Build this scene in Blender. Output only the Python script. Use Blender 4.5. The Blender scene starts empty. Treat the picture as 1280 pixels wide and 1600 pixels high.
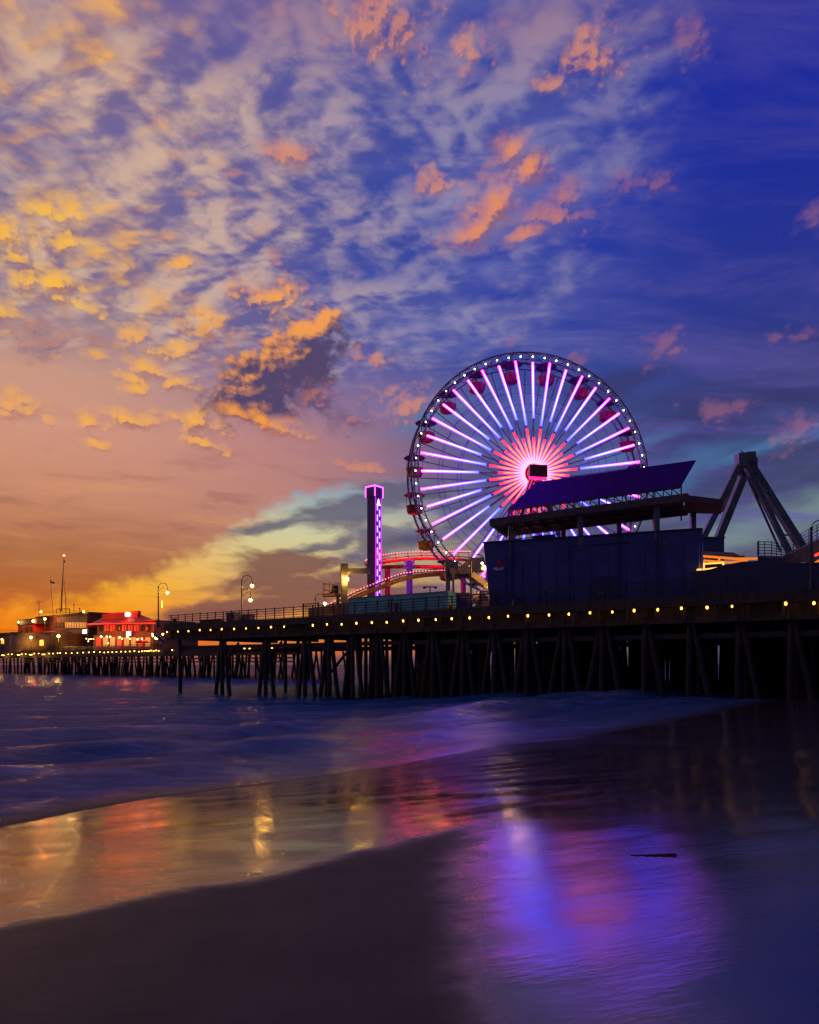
import bpy, bmesh, math, random
from mathutils import Vector, Matrix, noise as mnoise
random.seed(7)
SC = bpy.context.scene
R = math.radians

# ------------------------------------------------------------------ camera
CAMZ = 3.2                      # camera height over the sea at low swash
F = 1100.0                      # focal length in pixels of a 1280 wide frame
CX, CY = 640.0, 1038.0          # principal point
cd = bpy.data.cameras.new('camera')
cam = bpy.data.objects.new('camera', cd); SC.collection.objects.link(cam)
cam.location = (0, 0, CAMZ); cam.rotation_euler = (R(90), 0, 0)
cd.sensor_fit = 'HORIZONTAL'; cd.sensor_width = 36.0; cd.lens = 36.0 * F / 1280.0
cd.shift_x = 0.0; cd.shift_y = (CY - 800.0) / 1280.0
cd.clip_start = 0.1; cd.clip_end = 6000
SC.camera = cam
SC.view_settings.view_transform = 'Standard'; SC.view_settings.look = 'None'
SC.view_settings.exposure = 0.0; SC.view_settings.gamma = 1.0
SC.cycles.use_denoising = True
SC.cycles.max_bounces = 6; SC.cycles.diffuse_bounces = 2; SC.cycles.glossy_bounces = 3
SC.cycles.transparent_max_bounces = 6
SC.cycles.caustics_reflective = False; SC.cycles.caustics_refractive = False
SC.cycles.sample_clamp_indirect = 6.0
SC.cycles.use_adaptive_sampling = True; SC.cycles.adaptive_threshold = 0.02; SC.cycles.adaptive_min_samples = 8

def lin(c):
    if isinstance(c, str):
        c = tuple(int(c[i:i+2], 16) for i in (0, 2, 4))
    out = []
    for v in c[:3]:
        v = v / 255.0
        out.append(v / 12.92 if v <= 0.04045 else ((v + 0.055) / 1.055) ** 2.4)
    return tuple(out)

# ------------------------------------------------------------------ node helper
class NB:
    def __init__(self, tree): self.t = tree; self.n = tree.nodes; self.l = tree.links
    def new(self, typ, **kw):
        n = self.n.new(typ)
        for k, v in kw.items(): setattr(n, k, v)
        return n
    def put(self, sock, v):
        if v is None: return
        if isinstance(v, bpy.types.NodeSocket): self.l.new(v, sock)
        elif isinstance(v, (tuple, list)) and sock.type == 'RGBA' and len(v) == 3: sock.default_value = (*v, 1)
        else: sock.default_value = v
    def m(self, op, a, b=None, c=None, clamp=False):
        n = self.new('ShaderNodeMath', operation=op, use_clamp=clamp)
        self.put(n.inputs[0], a); self.put(n.inputs[1], b); self.put(n.inputs[2], c)
        return n.outputs[0]
    def vm(self, op, a, b=None, scale=None):
        n = self.new('ShaderNodeVectorMath', operation=op)
        self.put(n.inputs[0], a); self.put(n.inputs[1], b)
        if scale is not None: self.put(n.inputs['Scale'], scale)
        return n.outputs[1] if op in ('LENGTH', 'DOT_PRODUCT', 'DISTANCE') else n.outputs[0]
    def mix(self, f, a, b, blend='MIX'):
        n = self.new('ShaderNodeMix', data_type='RGBA', blend_type=blend)
        n.clamp_factor = True
        self.put(n.inputs[0], f); self.put(n.inputs[6], a); self.put(n.inputs[7], b)
        return n.outputs[2]
    def ramp(self, f, stops, interp='LINEAR'):
        n = self.new('ShaderNodeValToRGB'); cr = n.color_ramp; cr.interpolation = interp
        while len(cr.elements) < len(stops): cr.elements.new(0.5)
        for e, (p, c) in zip(cr.elements, stops):
            e.position = p
            e.color = (*c, 1) if isinstance(c, (tuple, list)) else (c, c, c, 1)
        self.put(n.inputs[0], f)
        return n.outputs[0]
    def smooth(self, v, a, b, lo=0.0, hi=1.0):
        n = self.new('ShaderNodeMapRange', interpolation_type='SMOOTHSTEP')
        self.put(n.inputs[0], v); self.put(n.inputs[1], a); self.put(n.inputs[2], b)
        self.put(n.inputs[3], lo); self.put(n.inputs[4], hi)
        return n.outputs[0]
    def noise(self, v, scale, detail=5, rough=0.55, dist=0.0, lac=2.0, color=False):
        n = self.new('ShaderNodeTexNoise'); n.noise_dimensions = '3D'
        self.put(n.inputs['Vector'], v); self.put(n.inputs['Scale'], scale)
        n.inputs['Detail'].default_value = detail; n.inputs['Roughness'].default_value = rough
        n.inputs['Distortion'].default_value = dist; n.inputs['Lacunarity'].default_value = lac
        return n.outputs['Color'] if color else n.outputs[0]
    def vor(self, v, scale, detail=2, rough=.5, feat='F1', dim='2D', smooth=1.0):
        n = self.new('ShaderNodeTexVoronoi'); n.voronoi_dimensions = dim; n.feature = feat; n.normalize = True
        self.put(n.inputs['Vector'], v); self.put(n.inputs['Scale'], scale)
        n.inputs['Detail'].default_value = detail; n.inputs['Roughness'].default_value = rough
        if feat == 'SMOOTH_F1': n.inputs['Smoothness'].default_value = smooth
        return n.outputs['Distance']
    def xyz(self, x, y, z=0.0):
        n = self.new('ShaderNodeCombineXYZ')
        self.put(n.inputs[0], x); self.put(n.inputs[1], y); self.put(n.inputs[2], z)
        return n.outputs[0]
    def sep(self, v):
        n = self.new('ShaderNodeSeparateXYZ'); self.put(n.inputs[0], v); return n.outputs
    def mapping(self, v, loc=(0, 0, 0), rot=(0, 0, 0), scale=(1, 1, 1), typ='POINT'):
        n = self.new('ShaderNodeMapping', vector_type=typ)
        self.put(n.inputs[0], v); n.inputs[1].default_value = loc
        n.inputs[2].default_value = rot; n.inputs[3].default_value = scale
        return n.outputs[0]
# ------------------------------------------------------------------ sky (world)
def ang(px, py):                # a point of the sky as azimuth / elevation
    dx, dz = (px - CX) / F, (CY - py) / F
    return math.atan2(dx, 1.0), math.atan2(dz, math.hypot(dx, 1.0))

SKY_STRENGTH = 1.0
def build_world():
    w = bpy.data.worlds.new('World'); SC.world = w; w.use_nodes = True
    nt = w.node_tree; nt.nodes.clear(); b = NB(nt)
    tc = b.new('ShaderNodeTexCoord')
    d = b.vm('NORMALIZE', tc.outputs['Generated'])
    x, y, z = b.sep(d)
    zc = b.m('MAXIMUM', z, 0.0)
    az = b.m('ARCTAN2', x, y); el = b.m('ARCSINE', zc)
    hor = b.m('SQRT', b.m('ADD', b.m('MULTIPLY', x, x), b.m('MULTIPLY', y, y)))
    U = b.m('DIVIDE', x, b.m('MAXIMUM', hor, 0.001))
    T = b.xyz(az, el, 0.0)
    zp = b.m('ADD', zc, 0.16)
    P = b.xyz(b.m('DIVIDE', x, zp), b.m('DIVIDE', y, zp), 0.0)      # cloud deck seen in perspective
    def vafter(v, dep):         # keeps the evaluation order sequential (the shader stack is small)
        n = b.new('ShaderNodeVectorMath', operation='MULTIPLY_ADD')
        b.put(n.inputs[0], dep); n.inputs[1].default_value = (1e-7,) * 3; b.put(n.inputs[2], v)
        return n.outputs[0]
    def fafter(v, dep): return b.m('MULTIPLY_ADD', dep, 1e-7, v)
    def us(px): return math.sin(ang(px, CY)[0])
    def es(py): return ang(640, py)[1]
    EMAX = es(-120)
    en = b.m('DIVIDE', el, EMAX)
    def col(stops): return b.ramp(en, [(max(0.0, es(py) / EMAX), lin(c)) for py, c in stops])
    # upper sky: four columns of colour blended by azimuth
    cA = col([(1040, (220, 82, 24)), (985, (226, 110, 32)), (930, (180, 102, 50)), (880, (178, 112, 72)), (800, (200, 137, 108)), (700, (208, 150, 128)),
              (630, (200, 150, 130)), (550, (160, 132, 142)), (450, (122, 112, 150)), (300, (104, 100, 156)), (100, (98, 88, 152)), (-100, (92, 80, 140))])
    cB = col([(1040, (170, 84, 48)), (960, (160, 90, 58)), (880, (166, 112, 90)), (800, (186, 130, 120)), (700, (182, 128, 128)), (640, (156, 120, 142)),
              (550, (98, 98, 160)), (430, (68, 82, 160)), (250, (62, 76, 156)), (80, (74, 78, 156)), (-100, (70, 66, 146))])
    cC = col([(1040, (128, 92, 84)), (950, (140, 112, 104)), (890, (112, 102, 116)), (820, (86, 86, 118)), (740, (72, 80, 132)), (640, (66, 82, 150)),
              (520, (42, 62, 156)), (300, (32, 58, 164)), (100, (42, 60, 156)), (-100, (48, 58, 148))])
    cD = col([(1040, (76, 78, 94)), (880, (84, 88, 106)), (830, (92, 104, 120)), (780, (66, 74, 108)), (700, (54, 66, 116)), (620, (54, 60, 126)),
              (540, (46, 56, 138)), (400, (34, 48, 146)), (200, (24, 40, 154)), (0, (24, 34, 142)), (-100, (22, 32, 130))])
    up = b.mix(b.smooth(U, us(80), us(500)), cA, cB)
    up = b.mix(b.smooth(U, us(420), us(820)), up, cC)
    up = b.mix(b.smooth(U, us(800), us(1230)), up, cD)
    U0, el0, T0, P0, az0 = U, el, T, P, az
    T = vafter(T0, up); U = fafter(U0, up); el = fafter(el0, up)
    # slow warps, shared
    nw = b.noise(b.vm('MULTIPLY', T, (1, 2.2, 1)), 5.0, 4, 0.6, color=True)
    warp = b.vm('MULTIPLY', b.vm('SUBTRACT', nw, (.5, .5, .5)), (0.11, 0.045, 0.0))
    TW = b.vm('ADD', T, warp)
    # two lumpy noises for the separate clouds (the second is sampled a little towards the light)
    nl = b.vm('ADD', b.vm('MULTIPLY', T, (1, 1.35, 1)), b.vm('SCALE', warp, scale=.22))
    def lump(v, det):
        f = b.noise(v, 27.0, det, .55)
        c = b.vor(v, 46.0, 2, .5)
        return b.m('SUBTRACT', b.m('MULTIPLY_ADD', c, -.55, f), .37)
    puf = lump(nl, 6)
    puf2 = lump(b.vm('ADD', vafter(nl, puf), (-.005, .0065, 0)), 5)
    def rotated(coord, deg):
        return coord if abs(deg) < .1 else b.mapping(coord, rot=(0, 0, R(deg)))
    def blobs(coord, lst, rot=0):
        """largest of (1 - elliptical radius); one shared tilt for the list"""
        base = rotated(coord, -rot)
        c_, s_ = math.cos(R(rot)), math.sin(R(rot))
        acc = None; k = 0
        for (px, py, rx, ry) in lst:
            a, e = ang(px, py)
            ra, re = c_ * a + s_ * e, -s_ * a + c_ * e
            sx, sy = F / (rx * math.cos(a)), F / (ry * .9)
            n = b.new('ShaderNodeVectorMath', operation='MULTIPLY_ADD')
            b.put(n.inputs[0], base); n.inputs[1].default_value = (sx, sy, 0); n.inputs[2].default_value = (-ra * sx, -re * sy, 0)
            v = b.vm('LENGTH', n.outputs[0])
            acc = v if acc is None else b.m('MINIMUM', acc, v)
            k += 1
            if k % 4 == 0: base = vafter(base, acc)
        return b.m('SUBTRACT', 1.0, acc)
    # bright gap low over the sea, under the diagonal edge of the brown cloud bank
    tx, ty, _ = b.sep(TW)
    pts = [(-400, 950), (0, 934), (90, 927), (180, 906), (280, 864), (360, 818), (450, 765), (540, 742), (640, 735), (760, 760)]
    A = [ang(p, q) for p, q in pts]
    a0, a1 = A[0][0], A[-1][0]
    edge = b.ramp(b.m('DIVIDE', b.m('SUBTRACT', tx, a0), a1 - a0), [((a - a0) / (a1 - a0), e / 0.4) for a, e in A])
    below = b.m('SUBTRACT', b.m('MULTIPLY', edge, 0.4), ty)
    below = b.m('MULTIPLY_ADD', puf, .05, below)
    gap = b.smooth(below, -0.006, 0.032)
    gap = b.m('MULTIPLY', gap, b.smooth(fafter(az0, gap), ang(860, 900)[0], ang(500, 900)[0]))
    en = b.m('DIVIDE', fafter(el0, gap), EMAX)
    def col(stops): return b.ramp(en, [(max(0.0, es(py) / EMAX), lin(c)) for py, c in stops])
    gl = col([(1040, (220, 78, 20)), (1005, (236, 108, 20)), (970, (246, 146, 24)), (925, (250, 178, 44)), (880, (240, 180, 82)), (840, (226, 168, 92)), (760, (205, 160, 130))])
    gr = col([(1040, (205, 100, 45)), (985, (226, 128, 54)), (930, (230, 168, 88)), (870, (218, 198, 134)), (820, (200, 202, 168)), (770, (140, 166, 182)), (700, (110, 130, 170))])
    glow = b.mix(b.smooth(U, us(150), us(440)), gl, gr)
    sky = b.mix(gap, up, glow)
    U = fafter(U0, sky); el = fafter(el0, sky)
    # streaky structure in the low sky
    st = b.noise(b.vm('MULTIPLY', vafter(TW, sky), (1.0, 6.0, 1)), 6.0, 6, 0.6)
    lowm = b.smooth(el, es(620), es(830))
    sky = b.mix(b.m('MULTIPLY', b.smooth(st, .5, .72), b.m('MULTIPLY', lowm, .5)), sky, b.mix(b.smooth(U, us(300), us(760)), lin((136, 82, 74)), lin((86, 80, 110))))
    sky = b.mix(b.m('MULTIPLY', b.smooth(st, .5, .28), b.m('MULTIPLY', lowm, .25)), sky, b.mix(b.smooth(U, us(300), us(900)), lin((236, 170, 100)), lin((98, 116, 146))))
    # stratus patches
    st2 = b.m('SUBTRACT', b.noise(b.vm('MULTIPLY', vafter(TW, sky), (1.0, 3.0, 1)), 9.0, 7, 0.6), .5)
    def patch(sky, lst, colr, lo, hi, amt, rot=0, k=2.2):
        v = b.m('MULTIPLY_ADD', fafter(st2, sky), k, blobs(vafter(TW, sky), lst, rot))
        return b.mix(b.m('MULTIPLY', b.smooth(v, lo, hi), amt), sky, colr)
    sky = patch(sky, [(440, 882, 120, 34), (400, 912, 90, 30), (470, 920, 150, 26), (400, 950, 170, 26), (560, 905, 110, 30), (640, 930, 110, 24)], lin((124, 80, 76)), -.05, .55, .9, 6)
    sky = patch(sky, [(560, 800, 130, 34), (425, 819, 90, 15), (600, 850, 120, 40), (520, 850, 90, 14), (640, 770, 110, 34)], lin((92, 86, 110)), -.05, .6, .85, 9)
    sky = patch(sky, [(1010, 790, 120, 36), (1150, 800, 260, 36), (1180, 730, 240, 52), (760, 800, 160, 60)], lin((62, 66, 110)), -.1, .7, .75, 14)
    sky = patch(sky, [(1120, 640, 230, 60), (1230, 600, 200, 60), (1060, 690, 140, 36), (960, 600, 140, 34)], lin((56, 56, 108)), -.1, .8, .75, 10)
    sky = patch(sky, [(1210, 690, 190, 16), (1050, 742, 130, 34), (990, 700, 90, 20), (1290, 672, 110, 16), (660, 665, 90, 26)], lin((72, 118, 164)), -.1, .95, .75, 16, 1.6)
    sky = patch(sky, [(1150, 836, 230, 44), (1270, 800, 160, 26)], lin((122, 142, 144)), -.15, .9, .8, 11, 1.6)
    # --- mid level cream / lilac cloud sheet: billows lit from the left
    def cover_of(dep):
        return b.m('MULTIPLY_ADD', fafter(el0, dep), -1150 * .62 / 1000, b.m('MULTIPLY', fafter(az0, dep), 1.1))
    U = fafter(U0, sky); el = fafter(el0, sky); P = vafter(P0, sky)
    diag = cover_of(sky)                        # grows to the right and downwards
    cover = b.m('MULTIPLY', b.smooth(diag, .10, -.55), b.smooth(el, es(660), es(470)))
    Pm = b.mapping(P, (0.3, 0.1, 0), (0, 0, R(24)), (1.0, 1.3, 1))
    def billow(v, det):
        f = b.noise(v, 5.0, det, .57)
        c = b.vor(v, 10.0, 2, .55)
        return b.m('MULTIPLY_ADD', c, -.42, f)
    wv = b.vm('SCALE', b.vm('SUBTRACT', b.noise(Pm, 5.0, 3, .5, color=True), (.5, .5, .5)), scale=.09)
    Pm = b.vm('ADD', Pm, wv)
    n1 = billow(Pm, 6)
    n1s = billow(b.vm('ADD', vafter(Pm, n1), (-.019, -.024, 0)), 5)
    n1b = b.noise(Pm, 1.3, 3, 0.5)
    dens = b.m('ADD', b.m('MULTIPLY_ADD', n1b, .6, n1), b.m('MULTIPLY', cover, .36))
    f1 = b.m('MULTIPLY', b.smooth(dens, .56, 1.14), b.smooth(cover, 0.0, .3))
    shade = b.smooth(b.m('SUBTRACT', n1, n1s), -.13, .13)
    c1 = b.mix(b.smooth(U, us(120), us(760)), lin((222, 184, 152)), lin((150, 140, 170)))
    c1 = b.mix(b.smooth(el, es(200), es(20)), c1, lin((164, 132, 150)))
    c1d = b.mix(b.smooth(U, us(60), us(640)), lin((128, 108, 140)), lin((70, 78, 154)))
    sky = b.mix(b.m('MULTIPLY', f1, .86), sky, b.mix(shade, c1d, c1))
    # faint high wisps over the blue part
    U = fafter(U0, sky); el = fafter(el0, sky); P = vafter(P0, sky)
    n2 = b.noise(b.mapping(P, (1.7, .4, 0), (0, 0, R(35)), (.8, 2.2, 1)), 2.2, 7, .62, .4)
    f2 = b.m('MULTIPLY', b.smooth(n2, .42, .76), b.smooth(U, us(450), us(800)))
    sky = b.mix(b.m('MULTIPLY', f2, .75), sky, b.mix(b.smooth(U, us(700), us(1100)), lin((128, 130, 184)), lin((92, 84, 158))))
    # --- orange lit puffs scattered through the sheet
    U = fafter(U0, sky); el = fafter(el0, sky); P = vafter(P0, sky)
    Pc = b.mapping(P, (3.1, 5.7, 0), (0, 0, R(20)), (1.0, 1.4, 1))
    def pufs(v, det):
        f = b.noise(v, 9.0, det, .53)
        c = b.vor(v, 16.0, 1.5, .5)
        return b.m('MULTIPLY_ADD', c, -.45, f)
    Pc = b.vm('ADD', Pc, vafter(b.vm('SCALE', wv, scale=.5), sky))
    n3 = pufs(Pc, 7)
    n3s = pufs(b.vm('ADD', vafter(Pc, n3), (-.013, -.018, 0)), 5)
    n3b = b.noise(Pc, 2.2, 2, .5)
    reg = b.m('MULTIPLY', b.smooth(U, us(640), us(40)), b.smooth(el, es(680), es(480)))
    reg = b.m('MAXIMUM', reg, b.m('MULTIPLY', b.m('MULTIPLY', b.smooth(el, es(190), es(20)), b.smooth(U, us(960), us(700))), .85))
    d3 = b.m('ADD', b.m('MULTIPLY_ADD', n3b, .7, n3), b.m('MULTIPLY', reg, .24))
    sh3 = b.smooth(b.m('SUBTRACT', n3, n3s), -.12, .12)
    lit = b.mix(b.smooth(U, us(60), us(560)), lin((244, 176, 84)), lin((222, 148, 108)))
    lit = b.mix(b.smooth(U, us(560), us(1000)), lit, lin((196, 118, 110)))
    hot = blobs(vafter(TW, sky), [(10, 390, 240, 160)])
    lit = b.mix(b.m('MULTIPLY', b.smooth(hot, 0, .8), .55), lit, lin((250, 192, 54)))
    f3 = b.m('MULTIPLY', b.smooth(d3, .88, 1.36), b.smooth(reg, .05, .4))
    body = b.mix(b.m('MULTIPLY', sh3, .9), b.mix(.72, lit, lin((116, 92, 128))), lit)
    sky = b.mix(b.m('MULTIPLY', f3, .95), sky, body)
    # --- separate cumulus, one by one
    def cumulus(sky, lst, litc, darkc, rot=0, k=2.3, a=(-.10, 1.25), amt=1.0, up=(-.008, .010), core=(-.17, .20), **kw):
        v = b.m('MULTIPLY_ADD', fafter(puf, sky), k, blobs(vafter(T0, sky), lst, rot))
        v2 = b.m('MULTIPLY_ADD', fafter(puf2, v), k, blobs(vafter(b.vm('ADD', T0, (up[0], up[1], 0)), v), lst, rot))
        al = b.m('MULTIPLY', b.smooth(v, *a), amt)
        s = b.smooth(b.m('SUBTRACT', v2, v), *core)
        return b.mix(al, sky, b.mix(s, litc, darkc))
    gold = lin((246, 174, 76)); goldd = lin((160, 104, 100))
    sky = cumulus(sky, [(20, 632, 60, 32), (140, 658, 34, 18), (157, 695, 30, 11), (212, 656, 52, 20), (228, 576, 58, 21), (270, 594, 60, 24),
                        (305, 658, 70, 36), (318, 690, 48, 15), (357, 712, 18, 10), (75, 655, 24, 10), (205, 590, 36, 14)], gold, goldd, -11)
    sky = cumulus(sky, [(218, 528, 46, 30), (325, 512, 56, 40), (285, 548, 54, 24), (150, 553, 32, 16), (214, 608, 38, 15), (190, 412, 34, 22), (245, 470, 40, 20), (280, 412, 36, 18)], gold, goldd, 8)
    sky = cumulus(sky, [(60, 436, 90, 44), (105, 380, 50, 28), (15, 372, 74, 40), (70, 332, 54, 26), (112, 330, 34, 20), (8, 488, 40, 32), (130, 480, 44, 18), (25, 400, 40, 20)], lin((250, 186, 66)), lin((172, 118, 104)), -4)
    sky = cumulus(sky, [(60, 530, 66, 38), (145, 530, 50, 18), (355, 530, 70, 24)], lin((178, 124, 116)), lin((124, 94, 120)), -4, amt=.8)
    sky = cumulus(sky, [(430, 470, 84, 46), (438, 492, 80, 30)], lin((240, 160, 88)), lin((118, 88, 114)), -4, core=(-.5, .05), up=(-.014, .02))
    sky = cumulus(sky, [(452, 562, 120, 52), (392, 606, 92, 58), (490, 516, 62, 34), (420, 632, 86, 36), (478, 578, 82, 48)], lin((240, 156, 84)), lin((84, 70, 106)), 20, k=1.5, a=(.0, .5), up=(-.020, .030), core=(-1.12, -.40))
    sky = cumulus(sky, [(415, 660, 84, 25), (375, 648, 50, 20)], lin((246, 156, 70)), lin((168, 98, 80)), -13)
    sky = cumulus(sky, [(508, 632, 76, 42), (540, 655, 50, 24)], lin((176, 110, 112)), lin((88, 72, 114)), -8, amt=.9, core=(-.5, .0))
    pink = lin((226, 140, 98)); pinkd = lin((146, 96, 116))
    sky = cumulus(sky, [(825, 266, 60, 36), (795, 234, 42, 28), (772, 320, 64, 56), (745, 360, 78, 32), (820, 366, 60, 18)], pink, pinkd, 10, k=1.35)
    sky = cumulus(sky, [(882, 310, 42, 34), (868, 340, 84, 40)], lin((192, 120, 116)), lin((96, 82, 140)), -8, k=1.5, amt=.9)
    sky = cumulus(sky, [(922, 95, 70, 48), (680, 285, 50, 30), (860, 134, 54, 18), (735, 85, 40, 30), (580, 562, 48, 20), (427, 405, 24, 18), (600, 40, 110, 60), (450, 240, 60, 34), (640, 640, 60, 50), (560, 730, 60, 16)], lin((216, 138, 108)), lin((150, 104, 122)), -5, k=2.6, a=(.05, 1.0), amt=.75)
    sky = cumulus(sky, [(1035, 545, 60, 36), (1000, 285, 70, 22), (1075, 70, 44, 36), (1240, 680, 50, 44), (1250, 525, 60, 20), (905, 565, 36, 20), (1265, 340, 50, 24), (1130, 640, 70, 36), (795, 538, 28, 18)], lin((156, 100, 126)), lin((104, 78, 128)), -6, k=2.6, a=(.05, 1.1), amt=.55)
    # thin dull haze right on the sea line
    elh = fafter(el0, sky)
    hz_ = b.mix(b.smooth(fafter(U0, sky), us(150), us(900)), lin((112, 82, 88)), lin((66, 66, 86)))
    sky = b.mix(b.m('MULTIPLY', b.smooth(elh, es(1016), es(1034)), .9), sky, hz_)
    # --- behind the camera: dim night blue
    back = b.smooth(fafter(y, sky), 0.25, -0.5)
    sky = b.mix(back, sky, b.mix(b.smooth(fafter(el0, sky), 0, .6), lin((92, 88, 116)), lin((30, 42, 110))))
    # below the horizon: dull sea grey
    sky = b.mix(b.smooth(fafter(z, sky), 0.0, -0.03), sky, lin((40, 40, 56)))
    bg = b.new('ShaderNodeBackground'); b.put(bg.inputs[0], sky); bg.inputs[1].default_value = SKY_STRENGTH
    out = b.new('ShaderNodeOutputWorld'); b.l.new(bg.outputs[0], out.inputs[0])
    w.cycles.sampling_method = 'MANUAL'; w.cycles.sample_map_resolution = 512
build_world()
# ------------------------------------------------------------------ sun: already under the sea, only a weak warm glow from the left
sl = bpy.data.lights.new('sun', 'SUN'); sun = bpy.data.objects.new('sun', sl); SC.collection.objects.link(sun)
sl.energy = 0.25; sl.angle = R(12); sl.color = (1.0, 0.55, 0.25)
SUN_AZ, SUN_EL = R(-38), R(4)
sun.rotation_euler = Vector((-math.sin(SUN_AZ) * math.cos(SUN_EL), -math.cos(SUN_AZ) * math.cos(SUN_EL), -math.sin(SUN_EL))).to_track_quat('-Z', 'Y').to_euler()

# ------------------------------------------------------------------ mesh helpers
COL = SC.collection
def pt(px, py, Y):              # pixel of the 1280x1600 frame + distance -> world
    return Vector(((px - CX) / F * Y, Y, CAMZ + (CY - py) / F * Y))
def to_px(v):
    return CX + F * v[0] / v[1], CY - F * (v[2] - CAMZ) / v[1]
def sstep(a, b, x):
    t = min(1.0, max(0.0, (x - a) / (b - a))); return t * t * (3 - 2 * t)
def lerp(a, b, t): return a + (b - a) * t
def pw(x, pts):
    if x <= pts[0][0]: return pts[0][1]
    for (a, fa), (c, fc) in zip(pts, pts[1:]):
        if x <= c: return lerp(fa, fc, (x - a) / (c - a))
    return pts[-1][1]

class MB:
    def __init__(self): self.v = []; self.f = []; self.sm = []
    def add(self, vs, fs, smooth=False):
        o = len(self.v); self.v += [Vector(p) for p in vs]
        self.f += [tuple(i + o for i in f) for f in fs]; self.sm += [smooth] * len(fs)
        return self
    def hexa(self, b, t):       # bottom four, top four corners
        return self.add(list(b) + list(t), [(3, 2, 1, 0), (4, 5, 6, 7), (0, 1, 5, 4), (1, 2, 6, 5), (2, 3, 7, 6), (3, 0, 4, 7)])
    def box(self, c, s, rz=0.0):
        hx, hy, hz = s[0] / 2, s[1] / 2, s[2] / 2; ca, sa = math.cos(rz), math.sin(rz); c = Vector(c)
        q = [(-hx, -hy), (hx, -hy), (hx, hy), (-hx, hy)]
        q = [(c.x + x * ca - y * sa, c.y + x * sa + y * ca) for x, y in q]
        return self.hexa([(x, y, c.z - hz) for x, y in q], [(x, y, c.z + hz) for x, y in q])
    def beam(self, p, q, w, h, up=(0, 0, 1)):
        p, q = Vector(p), Vector(q); d = (q - p).normalized(); up = Vector(up)
        if abs(d.dot(up)) > .97: up = Vector((0, 1, 0))
        s = d.cross(up).normalized() * w / 2; u = s.cross(d).normalized() * h / 2
        return self.hexa([p - s - u, p + s - u, p + s + u, p - s + u], [q - s - u, q + s - u, q + s + u, q - s + u])
    def tube(self, p, q, r, r2=None, n=8):
        return self.path([p, q], [r, r if r2 is None else r2], n)
    def path(self, pts, rs, n=8, closed=False, cap=True):
        pts = [Vector(p) for p in pts]
        if not isinstance(rs, (list, tuple)): rs = [rs] * len(pts)
        m = len(pts); vs = []; prev = None
        for i, p in enumerate(pts):
            a = pts[(i - 1) % m] if (closed or i > 0) else p
            c = pts[(i + 1) % m] if (closed or i < m - 1) else p
            d = (c - a).normalized()
            if prev is None:
                prev = d.cross(Vector((0, 0, 1)) if abs(d.z) < .9 else Vector((0, 1, 0))).normalized()
            s = (prev - d * prev.dot(d)).normalized(); prev = s; u = d.cross(s)
            for k in range(n):
                t = 2 * math.pi * k / n
                vs.append(p + (s * math.cos(t) + u * math.sin(t)) * rs[i])
        fs = []
        for i in range(m if closed else m - 1):
            j = (i + 1) % m
            for k in range(n):
                l = (k + 1) % n
                fs.append((i * n + k, j * n + k, j * n + l, i * n + l))
        self.add(vs, fs, True)
        if cap and not closed:
            o = len(self.v) - len(vs)
            self.f += [tuple(o + k for k in range(n)), tuple(o + (m - 1) * n + k for k in reversed(range(n)))]; self.sm += [False, False]
        return self
    def lathe(self, c, prof, n=16, smooth=True):    # prof: (radius, z) upwards
        c = Vector(c); vs = []; fs = []
        for r, z in prof:
            for k in range(n):
                t = 2 * math.pi * k / n; vs.append(c + Vector((r * math.cos(t), r * math.sin(t), z)))
        for i in range(len(prof) - 1):
            for k in range(n):
                l = (k + 1) % n; fs.append((i * n + k, i * n + l, (i + 1) * n + l, (i + 1) * n + k))
        self.add(vs, fs, smooth); o = len(self.v) - len(vs)
        self.f += [tuple(o + k for k in reversed(range(n))), tuple(o + (len(prof) - 1) * n + k for k in range(n))]; self.sm += [False, False]
        return self
    def ball(self, c, r, n=10, m=6, sz=1.0):
        return self.lathe(c, [(max(.02 * r, r * math.sin(math.pi * i / m)), -r * sz * math.cos(math.pi * i / m)) for i in range(m + 1)], n)
    def prism(self, poly, z0, z1):          # plan polygon, counter-clockwise
        n = len(poly); vs = [(x, y, z0) for x, y in poly] + [(x, y, z1) for x, y in poly]
        return self.add(vs, [tuple(reversed(range(n))), tuple(range(n, 2 * n))] + [(i, (i + 1) % n, n + (i + 1) % n, n + i) for i in range(n)])
    def build(self, name, mat, parent=None, origin=None):
        if parent is not None: o0 = parent.matrix_world_loc
        else: o0 = Vector(origin) if origin is not None else Vector((0, 0, 0))
        me = bpy.data.meshes.new(name)
        me.from_pydata([tuple(p - o0) for p in self.v], [], self.f)
        me.polygons.foreach_set('use_smooth', self.sm); me.update()
        bm = bmesh.new(); bm.from_mesh(me); bmesh.ops.recalc_face_normals(bm, faces=bm.faces); bm.to_mesh(me); bm.free()
        ob = bpy.data.objects.new(name, me); COL.objects.link(ob)
        if mat: me.materials.append(mat)
        if parent is not None: ob.parent = parent.ob
        else: ob.location = o0
        ob_ = Node(ob, o0)
        return ob_
class Node:
    """an object and its world location while building (nothing is rotated above a part)"""
    def __init__(self, ob, loc): self.ob = ob; self.matrix_world_loc = Vector(loc)
def tag(n, label=None, cat=None, group=None, kind=None):
    o = n.ob if isinstance(n, Node) else n
    if label: o['label'] = label
    if cat: o['category'] = cat
    if group: o['group'] = group
    if kind: o['kind'] = kind
    return n
def thing(name, loc, label, cat, group=None):
    o = bpy.data.objects.new(name, None); COL.objects.link(o); o.location = loc; o.empty_display_size = .3
    return tag(Node(o, loc), label, cat, group)
def copy_tree(o, parent=None):
    c = o.copy(); COL.objects.link(c)
    if parent is not None: c.parent = parent
    for ch in list(o.children): copy_tree(ch, c)
    return c
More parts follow.
